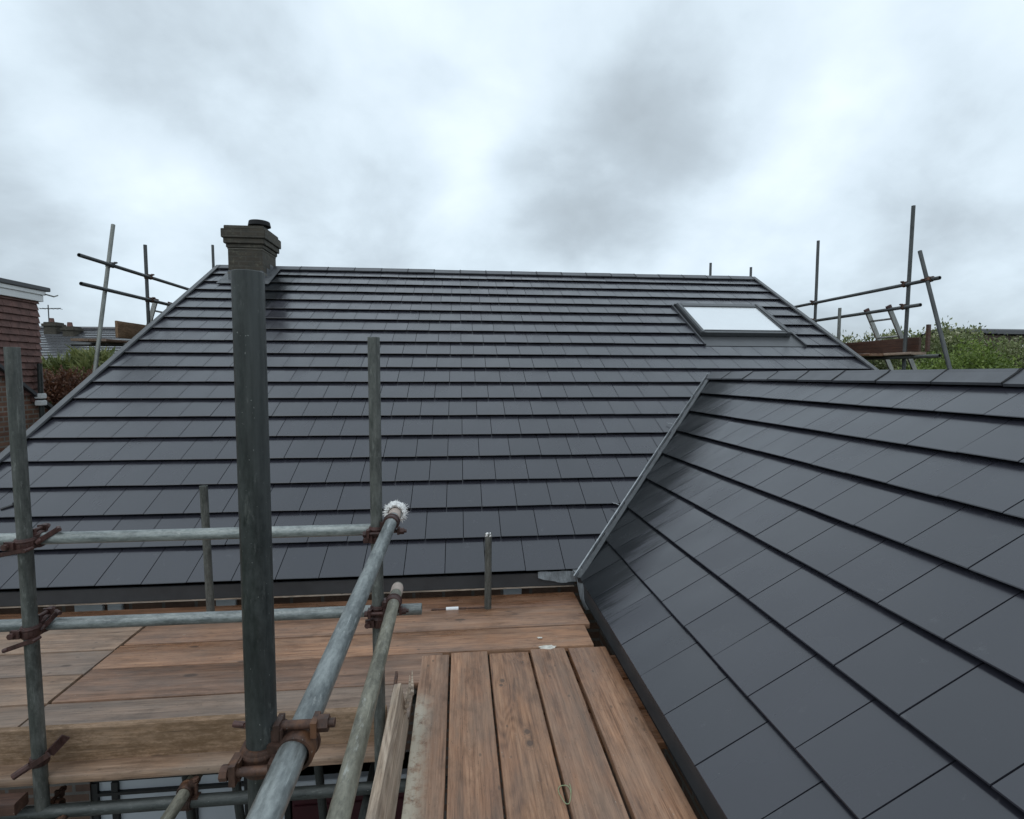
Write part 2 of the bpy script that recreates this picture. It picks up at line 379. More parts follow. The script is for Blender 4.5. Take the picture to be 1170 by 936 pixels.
def board(name, x0, x1, y0, y1, ztop, th, mat, label, along='X', cat='scaffold board', group=None, parent=None, tilt=0.0, bow=.003):
    """a plank with eased edges, slightly bowed; local x runs along the grain"""
    L, Wd = (x1-x0, y1-y0) if along == 'X' else (y1-y0, x1-x0)
    bm = bmesh.new(); k = max(4, int(L/.12)); c = .005; rings = []
    sd = random.random()*90
    prof = [(-Wd/2+c, -th), (Wd/2-c, -th), (Wd/2, -th+c), (Wd/2, -c), (Wd/2-c*.4, -c*.3), (Wd/2-c*1.4, 0), (-Wd/2+c*1.4, 0), (-Wd/2+c*.4, -c*.3), (-Wd/2, -c), (-Wd/2, -th+c)]
    for i in range(k+1):
        x = -L/2+L*i/k; dz = bow*mnoise.noise(Vector((x*.8, sd, 0))); dy = .0025*mnoise.noise(Vector((x*1.7, sd, 5)))
        rings.append([bm.verts.new((x+.003*mnoise.noise(Vector((a*30, sd, i and 9)))*(i in (0, k)), a+dy+.0012*mnoise.noise(Vector((x*9, a*9, sd))), b+dz+tilt*a)) for a, b in prof])
    for a, b in zip(rings, rings[1:]):
        for j in range(len(prof)): bm.faces.new((a[j], a[(j+1) % len(prof)], b[(j+1) % len(prof)], b[j]))
    bm.faces.new(rings[0]); bm.faces.new(rings[-1])
    o = link(name, bm, M[mat], parent, ((x0+x1)/2, (y0+y1)/2, ztop), True)
    if along == 'Y': o.rotation_euler.z = rad(90)
    if label: tag(o, label, cat, group)
    return o

# ------------------------------------------------------------------ the roof planes
A = rad(30.19); YE, ZE = 3.8133, -1.4759; G = .343; TW = .30035; U0 = -3.1182
cA, sA = math.cos(A), math.sin(A)
def main(u, s, h=0.0): return Vector((u, YE+s*cA-h*sA, ZE+s*sA+h*cA))
B = rad(33.48); XE, ZX, GX = .908, -1.504, .332
cB, sB = math.cos(B), math.sin(B); TURN = rad(.388); cT, sT = math.cos(TURN), math.sin(TURN)   # the wing stands a touch off square
def turn(x, y, z): return Vector((x*cT-y*sT, y*cT+x*sT, z))
def ext(v, t, h=0.0): return turn(XE+t*cB-h*sB, v, ZX+t*sB+h*cB)
RS = 6.533; RIDGE = main(0, RS)                 # main ridge
def back(u, s, h=0.0):
    p = main(u, s, h); return Vector((u, 2*RIDGE.y-p.y, p.z))
RT = 8.24*GX; XRL = XE+RT*cB; XR = ext(0, RT)
def extback(v, t, h=0.0): return turn(2*XRL-(XE+t*cB-h*sB), v, ZX+t*sB+h*cB)
NM = Vector((0, -sA, cA))
def on_main(P, d):
    "where the line P + k*d meets the main slope"
    return P+d*((main(0, 0)-P).dot(NM)/d.dot(NM))
def valley_pt(t): return on_main(ext(0, t), ext(1, t)-ext(0, t))
VDIR = (valley_pt(2.0)-valley_pt(0)).normalized(); VSIDE = Vector((-VDIR.y, VDIR.x, 0)).normalized()   # VSIDE points from the valley towards the main slope
UL, UR = -4.03, 5.455

def tile_cells(fn, rows, u_from, u_to, off, cut=None, top=None):
    """list of (n, u0, u1) cells in half bond"""
    out = []
    for n in rows:
        o = off(n); k0 = math.floor((u_from-o)/TW); u = o+k0*TW
        while u < u_to:
            a, b = max(u, u_from), min(u+TW, u_to)
            if b-a > .02:
                segs = [(a, b)]
                if cut and cut[4] <= n <= cut[5]:
                    segs = []
                    if a < cut[0]: segs.append((a, min(b, cut[0])))
                    if b > cut[1]: segs.append((max(a, cut[1]), b))
                for q in segs:
                    if q[1]-q[0] > .015: out.append((n, *q))
            u += TW
    return out
def lay(bm, fn, cells, smax, uvl, rl, rnd, dl=None, damp_reflf=None, G=.343):
    for n, a, b in cells:
        s0 = n*G; s1 = min((n+1)*G+.03, smax); T = .036; hb = .020
        jit = lambda k: rnd.uniform(-k, k)
        sl = s0+jit(.0014)+.003*mnoise.noise(Vector((a*.35, n*.9, 3))); t0 = T+jit(.0012)+.002*mnoise.noise(Vector((a*.35, n*.7, 8))); tw = jit(.0012); gp = .0018; rv = rnd.random()
        a2, b2 = a+gp, b-gp
        hd = .004 if s1 > (n+1)*G else T-(T-.004)*(s1-s0)/G
        co = [(a2, sl+.016, hb), (b2, sl+.016, hb), (a2, sl-.001, t0-.003-tw), (b2, sl-.001, t0-.003+tw), (a2+.001, sl+.003, t0-tw), (b2-.001, sl+.003, t0+tw),
              (a2+.001, s1, hd), (b2-.001, s1, hd), (a2, s1, hd-.010), (b2, s1, hd-.010)]
        vs = [bm.verts.new(fn(u, s, h-.019)) for u, s, h in co]
        fs = [(0, 1, 3, 2), (2, 3, 5, 4), (4, 5, 7, 6), (0, 2, 4, 6, 8), (1, 9, 7, 5, 3), (0, 8, 9, 1), (6, 7, 9, 8)]
        uvs = dict(zip(vs, [(u+rv*7, s+rv*3) for u, s, h in co]))
        for f in fs:
            F = bm.faces.new([vs[i] for i in f])
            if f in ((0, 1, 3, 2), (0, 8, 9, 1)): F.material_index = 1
            for lp in F.loops:
                lp[uvl].uv = uvs[lp.vert]; lp[rl] = rv
                if damp_reflf: lp[dl] = damp_reflf(lp.vert.co)
def roof_obj(name, parts, mat, parent, damp_reflf=None):
    """parts: list of (fn, cells, smax, [(plane co, plane no)]); everything on the side the normal points to is cut away"""
    me_bm = bmesh.new(); me_bm.loops.layers.uv.new('UVMap'); me_bm.loops.layers.float.new('rnd'); me_bm.loops.layers.float.new('damp')  # 'damp' holds wet marks and painted-in reflections
    rnd = random.Random(3)
    tmp = bpy.data.meshes.new('t')
    for fn, cells, smax, cuts in parts:
        bm = bmesh.new(); uvl = bm.loops.layers.uv.new('UVMap'); rl = bm.loops.layers.float.new('rnd'); dl = bm.loops.layers.float.new('damp')  # 'damp' holds wet marks and painted-in reflections
        lay(bm, fn, cells, smax, uvl, rl, rnd, dl, damp_reflf, GX if fn in (ext, extback) else G)
        bmesh.ops.recalc_face_normals(bm, faces=bm.faces)
        for co, no in cuts:
            bmesh.ops.bisect_plane(bm, geom=bm.verts[:]+bm.edges[:]+bm.faces[:], plane_co=co, plane_no=no, clear_outer=True)
        bm.to_mesh(tmp); bm.free(); me_bm.from_mesh(tmp)
    bpy.data.meshes.remove(tmp)
    return link(name, me_bm, mat, parent, recalc=False)

# ------------------------------------------------------------------ the house
house = thing('house', 'brick house newly roofed in smooth dark grey tiles, with chimney, skylight and projecting wing', 'house', (0, 0, 0))
moff = lambda n: U0 + (0 if n % 2 == 0 else TW*.465) - .008*n/18
SKY = (3.432, 4.895, 0, 0, 11, 14)
rows = range(0, 19)
nm_main = main(0, 0, 1)-main(0, 0, 0); nm_ext = ext(0, 0, 1)-ext(0, 0, 0); nm_xb = extback(0, 0, 1)-extback(0, 0, 0)
allc = tile_cells(main, rows, UL, UR, moff, SKY)
c_free = [c for c in allc if c[0] >= 9 or c[2] < .86]
sp_ = []
for c in allc:
    if c[0] < 9 and c[1] < XR.x < c[2]: sp_ += [(c[0], c[1], XR.x), (c[0], XR.x, c[2])]
    else: sp_.append(c)
allc = sp_
c_near = [c for c in allc if c[0] < 9 and c[2] >= .86 and c[1] < XR.x-.0001]
c_far = [c for c in allc if c[0] < 9 and c[1] >= XR.x-.0001]
moff2 = lambda n: (0 if n % 2 == 0 else TW*.5)
bcells = tile_cells(back, rows, UL, UR, moff2)
roof_obj('main_roof', [(main, c_free, RS, []), (main, c_near, RS, [(ext(0, 0, -.004), -nm_ext)]), (main, c_far, RS, [(extback(0, 0, -.004), -nm_xb)]), (back, bcells, RS, [])], [M['tile'], M['nose']], house, lambda p: max(0.0, 1-abs(p.x+2.98)/.62)*max(0.0, min(1.0, (p.z-.70)/.5)) if p.y < RIDGE.y and -3.6 < p.x < -2.3 else 0.0)  # patch by the stack: wet tile plus the chimney's reflection painted dark
xoff = lambda n: .0 + (0.02 if n % 2 == 0 else .14)
xrows = range(0, 9)
xc = tile_cells(ext, xrows, -3.2, 8.2, xoff)
xb = tile_cells(extback, xrows, -3.2, 8.2, xoff)
def wing_damp_refl(p):  # strength of the wet marks and of the main slope's painted reflection
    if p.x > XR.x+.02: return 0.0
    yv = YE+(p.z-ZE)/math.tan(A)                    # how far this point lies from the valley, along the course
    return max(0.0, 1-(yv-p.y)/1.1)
xr = roof_obj('wing_roof', [(ext, xc, RT, [(valley_pt(0)-VSIDE*.045, VSIDE)]), (extback, [c for c in xb if c[0] >= 0], RT, [(main(0, 0, .004), -nm_main), (Vector((5.47, 0, 0)), Vector((1, 0, 0)))])], [M['tile'], M['nose']], house, wing_damp_refl)
# underlay sheets close the battens from below
bm = bmesh.new()
def quad(bm, *ps): return bm.faces.new([bm.verts.new(p) for p in ps])
h = -.016
def sheet(bm, fn, u0, u1, s0, s1, hh, th=.02):
    a = [bm.verts.new(fn(*q)) for q in ((u0, s0, hh), (u1, s0, hh), (u1, s1, hh), (u0, s1, hh))]
    b = [bm.verts.new(fn(*q)) for q in ((u0, s0, hh-th), (u1, s0, hh-th), (u1, s1, hh-th), (u0, s1, hh-th))]
    bm.faces.new(a); bm.faces.new(b[::-1])
    for i in range(4): bm.faces.new((a[i], a[(i+1) % 4], b[(i+1) % 4], b[i]))
sheet(bm, main, UL+.02, UR-.02, .05, RS-.02, -.022); sheet(bm, back, UL+.02, UR-.02, .05, RS-.02, -.022)
link('underlay', bm, M['under'], house)
bm = bmesh.new()
sheet(bm, ext, -3.15, 3.82, .05, RT-.02, -.022); sheet(bm, extback, -3.15, 3.82, .05, RT-.02, -.022)
bmesh.ops.bisect_plane(bm, geom=bm.verts[:]+bm.edges[:]+bm.faces[:], plane_co=(5.45, 0, 0), plane_no=(1, 0, 0), clear_outer=True)
link('underlay', bm, M['under'], house)

def ridge_run(name, fnA, fnB, P0, dirv, L, seg, slopeA, parent, wing=.15, cap_first=True):
    """angle ridge tiles laid end to end along a ridge; slight steps and a dark seal at each joint"""
    bm = bmesh.new(); rnd = random.Random(5); k = int(L/seg)+1; side = Vector((dirv.y, -dirv.x, 0)); up = Vector((0, 0, 1))
    cs, sn = math.cos(slopeA), math.sin(slopeA)
    prof = [(-1, wing, 0), (-1, .03, 0), (0, 0, .004), (1, .03, 0), (1, wing, 0)]
    def section(d, dz, th):
        out = []
        for sg, w, e in prof: out.append(P0+dirv*d + side*(sg*w*cs) + up*(-w*sn+.030+dz+e))
        for sg, w, e in prof[::-1]: out.append(P0+dirv*d + side*(sg*(w-.006)*cs) + up*(-w*sn+.030+dz+e-th))
        return out
    for i in range(k):
        d0, d1 = i*seg+.003, min((i+1)*seg-.004, L); dz = rnd.uniform(-.003, .003)
        if d1-d0 < .05: continue
        a, b = [bm.verts.new(p) for p in section(d0, dz, .016)], [bm.verts.new(p) for p in section(d1, dz+rnd.uniform(-.002, .004), .016)]
        n = len(a)
        for j in range(n): bm.faces.new((a[j], a[(j+1) % n], b[(j+1) % n], b[j]))
        bm.faces.new(a[::-1]); bm.faces.new(b)
        if i:
            w1 = .009
            a, b = [bm.verts.new(p+Vector((rnd.uniform(-.003, .003), rnd.uniform(-.003, .003), rnd.uniform(0, .004)))) for p in section(d0-w1, .0035, .014)], [bm.verts.new(p+Vector((rnd.uniform(-.002, .002), rnd.uniform(-.005, .005), rnd.uniform(0, .003)))) for p in section(d0+w1*.5, .0035, .014)]
            for j in range(n): bm.faces.new((a[j], a[(j+1) % n], b[(j+1) % n], b[j])).material_index = 1
            bm.faces.new(a[::-1]).material_index = 1; bm.faces.new(b).material_index = 1
    return link(name, bm, [M['ridge'], M['under']], parent)
ridge_run('ridge', None, None, main(UL-.02, RS, 0), Vector((1, 0, 0)), UR-UL+.04, .452, A, house, .135)
RE = valley_pt(RT)                                  # where the wing ridge dies into the main slope
ridge_run('wing_ridge', None, None, RE+(ext(0, 0)-ext(1, 0))*.06, (ext(0, 0)-ext(1, 0)).normalized(), RE.y+3.2, .452, B, house, .14)

# verge trims down both gables
for x, sg in ((UL, -1), (UR, 1)):
    bm = bmesh.new()
    for fn in (main, back):
        a = [fn(x+sg*.045, -.03, .034), fn(x-sg*.018, -.03, .034), fn(x-sg*.018, -.03, .012), fn(x+sg*.03, -.03, .012), fn(x+sg*.03, -.03, -.12), fn(x+sg*.045, -.03, -.12)]
        b = [fn(x+sg*.045, RS, .034), fn(x-sg*.018, RS, .034), fn(x-sg*.018, RS, .012), fn(x+sg*.03, RS, .012), fn(x+sg*.03, RS, -.12), fn(x+sg*.045, RS, -.12)]
        va, vb = [bm.verts.new(p) for p in a], [bm.verts.new(p) for p in b]
        for i in range(6): bm.faces.new((va[i], va[(i+1) % 6], vb[(i+1) % 6], vb[i]))
        bm.faces.new(va[::-1]); bm.faces.new(vb)
    link('verge_trim', bm, M['verge'], house)

# eaves: fascia, soffit and eaves felt along the main front; fascia along the wing
bm = bmesh.new()
box(bm, UL+.03, .86, 3.838, 3.862, -1.600, -1.500, .003)
link('fascia', bm, M['fascia'], house)
bm = bmesh.new(); box(bm, UL+.03, .86, 3.832, 3.955, -1.609, -1.602); link('soffit', bm, M['toegrey'], house)
bm = bmesh.new(); box(bm, .927, .951, -3.2, 3.80, -1.645, -1.53, .003); link('fascia', bm, M['fascia'], house).rotation_euler.z = TURN
bm = bmesh.new(); box(bm, .93, 1.15, -3.2, 3.80, -1.658, -1.647); link('soffit', bm, M['under'], house).rotation_euler.z = TURN
bm = bmesh.new(); box(bm, UL+.03, UR-.03, 2*RIDGE.y-3.862, 2*RIDGE.y-3.838, -1.6, -1.5); link('fascia', bm, M['fascia'], house)

# valley: pale upstand trim with a dark tray beside it, clips along it
v0, v1 = valley_pt(-.03), valley_pt(RT-.03)
vd = (v1-v0).normalized(); vn = (nm_main+nm_ext).normalized(); vs_ = vd.cross(vn).normalized()
if vs_.dot(VSIDE) > 0: vs_ = -vs_
bm = bmesh.new()
L = (v1-v0).length; segs = [(0.0, L*.40), (L*.40+.004, L)]
for i, (a, b) in enumerate(segs):
    obox(bm, v0+vd*((a+b)/2)+vn*(.020+.003*i)-vs_*.012, vd, vs_, vn, b-a, .008, .034)
    obox(bm, v0+vd*((a+b)/2)+vn*(.036+.002*i)-vs_*.013, vd, vs_, vn, b-a, .010, .004)
vt_o = link('valley_trim', bm, M['valley'], house)
bm = bmesh.new()
obox(bm, (v0+v1)/2-VSIDE*.026+Vector((0, 0, .004)), VDIR, VSIDE, VDIR.cross(VSIDE), L, .036, .05)
link('valley_tray', bm, M['valleydark'], house)
for t in (.62, 1.70):
    bm = bmesh.new(); p = valley_pt(t)+vn*.045-vs_*.02
    pts = [p, p-vs_*.03+vn*.012, p-vs_*.05+vn*.010, p-vs_*.06+vn*.022]
    for a, b in zip(pts, pts[1:]): cyl(bm, a, b, .004, 8)
    link('clip', bm, M['valley'], vt_o)
# lead dressed round the foot of the valley: a tongue hanging over the wing eave and a creased apron on the main fascia
bm = bmesh.new()
def strip_sheet(bm, rows_, th):
    """thick sheet from a grid of points"""
    top = [[bm.verts.new(p) for p in r] for r in rows_]
    nrm = (rows_[0][1]-rows_[0][0]).cross(rows_[1][0]-rows_[0][0]).normalized()*th
    bot = [[bm.verts.new(p-nrm) for p in r] for r in rows_]
    R_, C_ = len(top), len(top[0])
    for i in range(R_-1):
        for j in range(C_-1):
            bm.faces.new((top[i][j], top[i][j+1], top[i+1][j+1], top[i+1][j])); bm.faces.new((bot[i][j], bot[i+1][j], bot[i+1][j+1], bot[i][j+1]))
    for i in range(R_-1):
        for j in (0, C_-1): bm.faces.new((top[i][j], top[i+1][j], bot[i+1][j], bot[i][j]))
    for j in range(C_-1):
        for i in (0, R_-1): bm.faces.new((top[i][j], top[i][j+1], bot[i][j+1], bot[i][j]))
P = lambda *a: Vector(a)
strip_sheet(bm, [[P(.835, 3.83, -1.468), P(.885, 3.83, -1.463), P(.93, 3.81, -1.463)], [P(.868, 3.80, -1.500), P(.895, 3.78, -1.500), P(.932, 3.75, -1.500)],
                 [P(.872, 3.76, -1.58), P(.900, 3.70, -1.575), P(.925, 3.62, -1.565)], [P(.884, 3.72, -1.66), P(.904, 3.67, -1.675), P(.925, 3.58, -1.64)],
                 [P(.896, 3.68, -1.70), P(.908, 3.65, -1.715), P(.922, 3.60, -1.69)]], .004)
lt = link('lead_tongue', bm, M['lead'], house, smooth=True)
bm = bmesh.new(); rws = []
for i in range(4):
    rws.append([])
    for j in range(15):
        x = .58+.30*j/14; cr = .004*math.sin(j*.9+i*.8)+.002*math.sin(j*2.3)
        k = .25+.75*min(1, j/7)
        rws[-1].append(P(x, 3.822+cr-.004*i, -1.482-(.03+.052*k)*i/3*(1+.03*math.sin(j*.9))))
strip_sheet(bm, rws, .003)
link('lead_apron', bm, M['lead'], house, smooth=True)

# walls
def prism_x(bm, pts, x0, x1):
    a = [bm.verts.new((x0, y, z)) for y, z in pts]; b = [bm.verts.new((x1, y, z)) for y, z in pts]
    bm.faces.new(a); bm.faces.new(b[::-1]); n = len(pts)
    for i in range(n): bm.faces.new((a[i], a[(i+1) % n], b[(i+1) % n], b[i]))
yb = 2*RIDGE.y-3.96
bm = bmesh.new()
prism_x(bm, [(3.96, -CZ), (yb, -CZ), (yb, -1.60), (RIDGE.y, RIDGE.z-.13), (3.96, -1.60)], UL+.03, UL+.26)
prism_x(bm, [(3.96, -CZ), (yb, -CZ), (yb, -1.60), (RIDGE.y, RIDGE.z-.13), (3.96, -1.60)], UR-.26, UR-.03)
box(bm, UL+.262, -2.72, 3.955, 4.15, -CZ, -1.612); box(bm, -.302, 1.098, 3.955, 4.15, -CZ, -1.612)
box(bm, -2.718, -.304, 3.955, 4.15, -2.93, -1.612); box(bm, -2.718, -.304, 3.955, 4.15, -CZ, -4.10)
box(bm, UL+.262, UR-.262, yb-.2, yb-.004, -CZ, -1.612)
link('wall', bm, M['wall'], house)
bm = bmesh.new()
box(bm, 1.10, 1.33, -3.1, 3.96, -CZ, -1.67); box(bm, 1.332, 5.2, -3.1, -2.87, -CZ, -1.67); box(bm, 5.202, 5.43, -3.1, 3.96, -CZ, -1.67)
a = [bm.verts.new((x, -3.1, z)) for x, z in ((1.12, -1.668), (5.4, -1.668), (XR.x, XR.z-.05))]; b = [bm.verts.new((v.co.x, -2.9, v.co.z)) for v in a]
bm.faces.new(a); bm.faces.new(b[::-1])
for i in range(3): bm.faces.new((a[i], a[(i+1) % 3], b[(i+1) % 3], b[i]))
link('wing_wall', bm, M['wall'], house)
# pale blocks tucked under the eave, showing in the gap behind the boards
for x0, x1 in ((-2.74, -2.55), (-2.52, -2.42), (-1.78, -1.64), (.33, .47)):
    bm = bmesh.new(); box(bm, x0, x1, 3.925, 3.953, -1.73, -1.615, .004); link('pale_block', bm, M['pane'], house)
# patio glazing under the scaffold, white with black bars, and the maroon door beside it
w = bmesh.new()
box(w, -2.718, -1.30, 3.975, 4.03, -4.098, -4.02); box(w, -2.718, -1.30, 3.975, 4.03, -3.02, -2.932)
for x in (-2.70, -2.56, -2.01, -1.62, -1.33): box(w, x-.022, x+.022, 3.965, 4.032, -4.018, -3.022)
for z in (-3.11, -3.215): box(w, -2.68, -1.352, 3.962, 4.034, z-.011, z+.011)
win = link('patio_window', w, M['black'], house)
w = bmesh.new(); box(w, -2.7, -1.32, 3.99, 4.005, -4.015, -3.03); link('pane', w, M['pane'], win)
w = bmesh.new(); box(w, -1.296, -.306, 3.97, 4.03, -4.098, -3.26, .004); box(w, -1.28, -.32, 3.955, 3.969, -3.40, -3.31, .003); dr = link('door', w, M['maroon'], house)
w = bmesh.new(); box(w, -1.296, -.306, 3.965, 4.03, -3.255, -3.12, .004); link('door_head', w, M['pane'], dr)

# skylight in the right half of the main slope
sk0, sk1, sv0, sv1 = 3.455, 4.835, 4.045, 5.105
sk = thing('skylight', None, None); sk.parent = house
bm = bmesh.new()
fl = 3*0
sheet(bm, main, SKY[0]-.03, SKY[1]+.03, 11*G-.02, 15*G+.05, -.004, .006)
link('flashing', bm, M['frame'], sk)
bm = bmesh.new()
def rbox(bm, u0, u1, s0, s1, h0, h1):
    vs = [bm.verts.new(main(u, s, h)) for u in (u0, u1) for s in (s0, s1) for h in (h0, h1)]
    for f in [(0, 1, 3, 2), (4, 6, 7, 5), (0, 4, 5, 1), (2, 3, 7, 6), (0, 2, 6, 4), (1, 5, 7, 3)]: bm.faces.new([vs[i] for i in f])
fw = .075
rbox(bm, sk0, sk0+fw, sv0, sv1, 0, .066); rbox(bm, sk1-fw, sk1, sv0, sv1, 0, .066)
rbox(bm, sk0+fw+.001, sk1-fw-.001, sv0, sv0+fw, 0, .064); rbox(bm, sk0+fw+.001, sk1-fw-.001, sv1-.10, sv1, 0, .069)
rbox(bm, sk0+.012, sk0+fw-.02, sv0+.002, sv1-.002, .066, .078); rbox(bm, sk1-fw+.02, sk1-.012, sv0+.002, sv1-.002, .066, .078)
rbox(bm, sk0-.02, sk1+.02, sv1+.001, sv1+.035, 0, .05)
bmesh.ops.bevel(bm, geom=bm.edges[:], offset=.004, segments=1, affect='EDGES')
link('frame', bm, M['frame'], sk)
bm = bmesh.new(); rbox(bm, sk0+fw+.002, sk1-fw-.002, sv0+fw+.002, sv1-.102, .035, .048); link('pane', bm, M['blind'], sk)
bm = bmesh.new(); rbox(bm, sk0+fw, sk1-fw, sv0+fw-.012, sv0+fw+.008, .065, .070); link('sash_strip', bm, M['verge'], sk)
for a in (SKY[0]-.028, SKY[1]+.006):
    bm = bmesh.new(); rbox(bm, a, a+.022, 11*G-.015, 15*G, -.002, .026); link('side_gutter', bm, M['trim'], sk)

# chimney astride the ridge
ch = thing('chimney', None, None); ch.parent = house
X0, X1, Y0, Y1 = -3.66, -3.135, 8.90, 9.52
bm = bmesh.new()
box(bm, X0, X1, Y0, Y1, .9, 2.004)
for g_, z0, z1 in ((.022, 2.006, 2.066), (.050, 2.068, 2.15), (.074, 2.152, 2.292), (.040, 2.294, 2.35)): box(bm, X0-g_, X1+g_, Y0-g_, Y1+g_, z0, z1, .008)
bm.verts.ensure_lookup_table()
link('stack', bm, M['chimney'], ch)
for e_, z0, z1 in ((.006, 1.985, 1.999), (.010, 1.60, 1.622)):
    bm = bmesh.new(); box(bm, X0-e_, X1+e_, Y0-e_, Y1+e_, z0, z1); link('mortar_line', bm, M['flaunch'], ch)
bm = bmesh.new(); c = P(-3.28, 9.22, 0); cyl(bm, c+P(0, 0, 2.35), c+P(0, 0, 2.43), .135, 24, .115); cyl(bm, c+P(0, 0, 2.431), c+P(0, 0, 2.505), .175, 28, .16)
link('pot', bm, M['under'], ch, smooth=True)
bm = bmesh.new()
# lead: front apron, stepped side flashings
p0 = (Y0-YE)/cA
for x0, x1, s0, s1, hh in ((X0-.13, X1+.13, p0-.16, p0, .018),):
    rbox(bm, x0, x1, s0, s1, hh, hh+.006)
rbox(bm, X1+.001, X1+.13, p0+.001, RS-.05, .018, .025); rbox(bm, X0-.13, X0-.001, p0+.001, RS-.05, .018, .025)
box(bm, X0-.005, X1+.005, Y0-.008, Y0-.002, main(0, p0).z-.02, main(0, p0).z+.17)
for k in range(3):
    y = Y0+.02+k*.16; z = main(0, (y-YE)/cA).z
    box(bm, X1+.002, X1+.007, y-.02, y+.145, z-.04, z+.14)
link('flashing', bm, M['leadold'], ch)

# ------------------------------------------------------------------ scaffold platforms
DZ = -1.62; TH = .038
gL = 'boards laid across the platform along the main eave'
rowsR = [(3.563, 3.79, 'deckwet', 'wet dark brown scaffold board along the main eave, nearest the house wall'),
         (3.262, 3.547, 'deckred', 'reddish scaffold board one row out from the eave, rusty rod along its back edge'),
         (3.003, 3.256, 'deckred', 'reddish scaffold board whose near edge meets the ends of the lengthwise boards'),
         (2.703, 2.994, 'deck', 'pale straw coloured scaffold board in the second row from the long toe board'),
         (2.42, 2.694, 'deckgrey', 'grey scaffold board with dark dents just behind the long toe board'),
         (2.19, 2.412, 'deckgrey', 'grey scaffold board under the foot of the long toe board')]
for i, (a, b, mt, lb) in enumerate(rowsR):
    xr_ = .80 if a > 2.99 else -.105 if a > 2.69 else -.245
    if i == 0: board('scaffold_board', -4.3, .845, a, b, DZ-.012, TH, mt, lb, group=gL)
    else: board('scaffold_board', -2.022+.01*(i % 2), xr_+(.04 if i == 1 else 0), a, b, DZ-.002*(i % 3), TH, mt, lb, group=gL)
rowsL = [(3.212, 3.548, 'deckgrey', 'greyish scaffold board left of the butt joint, one row out from the eave'),
         (2.958, 3.204, 'deckgrey', 'greyish scaffold board left of the butt joint, third row from the eave'),
         (2.698, 2.950, 'deckgrey', 'greyish scaffold board left of the butt joint, second row behind the long toe board'),
         (2.42, 2.690, 'deckgrey', 'greyish scaffold board left of the butt joint, right behind the long toe board')]
for i, (a, b, mt, lb) in enumerate(rowsL): board('scaffold_board', -4.6, -2.034, a, b, DZ-.001-.002*(i % 2), TH, mt, lb, group=gL)
lengthw = [(-.222, -.066, 'decklime', 'lengthwise scaffold board with a white limey stain, against the weathered toe board'),
           (-.056, .154, 'deck', 'lengthwise scaffold board second from the weathered toe board'),
           (.164, .394, 'deckknot', 'orange lengthwise scaffold board with two dark knots, middle of the walkway'),
           (.407, .612, 'deck', 'lengthwise scaffold board with the green string loop on its left edge'),
           (.634, .862, 'deckred', 'lengthwise scaffold board nearest the wing roof')]
for i, (a, b, mt, lb) in enumerate(lengthw): board('scaffold_board', a, b, -1.0, 2.962+.012*math.sin(i*2.3), DZ+.003*(i % 2), TH, mt, lb, along='Y', group='lengthwise boards of the near walkway')
for i, (a, b, lb) in enumerate(((2.72, 2.95, 'short brown board end showing under the walkway by the wing eave, farthest of three'), (2.46, 2.70, 'short brown board end showing under the walkway by the wing eave, middle of three'), (2.20, 2.44, 'short brown board end showing under the walkway by the wing eave, nearest of three'))):
    board('scaffold_board', .3, 1.06, a, b, DZ-TH-.008, TH, 'deckwet', lb, group='board ends under the walkway')
# toe boards on edge
def on_edge(name, x0, x1, y, z0, hgt, th, mat, label, along='X', lean=0.0, group=None):
    o = board(name, x0, x1, -hgt/2, hgt/2, 0, th, mat, label, 'X', 'toe board', group)
    o.location = ((x0+x1)/2, y, z0+hgt/2) if along == 'X' else (y, (x0+x1)/2, z0+hgt/2)
    o.rotation_euler = (rad(90)+lean, 0, 0) if along == 'X' else (rad(90)+lean, 0, rad(90))
    return o
tb = on_edge('toe_board', -4.6, -.33, 2.272, -1.705, .225, .036, 'toe', 'long mouldy toe board on edge along the outer side of the left platform')
tg = on_edge('toe_board', -1.0, 2.36, -.255, -1.619, .205, .036, 'toegrey', 'weathered splintered toe board on edge along the left side of the near walkway', 'Y', rad(-9))
# splinters at its far end
bm = bmesh.new()
for k in range(7):
    y0 = 2.33+.0*k; x = -.285+.011*k; z = -1.60+.028*k
    cyl(bm, P(x, 2.30, z), P(x-.01+random.uniform(-.012, .012), 2.42+random.uniform(.0, .10), z+random.uniform(-.01, .02)), .011, 5, .002)
keep(link('splinter', bm, M['toegrey'], None), tg)
bm = bmesh.new(); obox(bm, P(-.308, 2.40, -1.46), Vector((0, .97, .22)).normalized(), Vector((1, 0, 0)), Vector((0, -.22, .97)).normalized(), .17, .012, .03); keep(link('end_band', bm, M['rust'], None), tg)
# bearers beneath the boards
gB = 'tubes under the platforms'
led = tube('scaffold_tube', (-4.7, 2.18, -1.765), (-.05, 2.18, -1.765), M['galvdark'], 'dark ledger tube running level just under the long toe board', group=gB)
led2 = tube('scaffold_tube', (-4.7, 3.66, -1.70-.06), (.9, 3.66, -1.76), M['galvdark'], 'hidden inner ledger tube under the boards beside the house wall', group=gB)
stub = tube('scaffold_tube', (-1.13, 1.98, -1.715), (-1.13, 3.72, -1.712), M['galvolive'], 'short yellowish tube end poking out under the long toe board', group=gB)
coupler(stub, (-1.13, 2.18, -1.715), (0, 1, 0), (-1.13, 2.18, -1.765), (1, 0, 0), 'rust')
tube('scaffold_tube', (-3.3, 2.0, -1.715), (-3.3, 3.72, -1.712), M['galvdark'], 'cross tube carrying the boards at the far left of the platform', group=gB)
tube('scaffold_tube', (-.45, 2.75, -1.74), (1.02, 2.75, -1.74), M['galvdark'], 'cross tube carrying the far ends of the walkway boards', group=gB)
tube('scaffold_tube', (-.45, .4, -1.70), (1.02, .4, -1.70), M['galvdark'], 'cross tube carrying the near part of the walkway boards', group=gB)
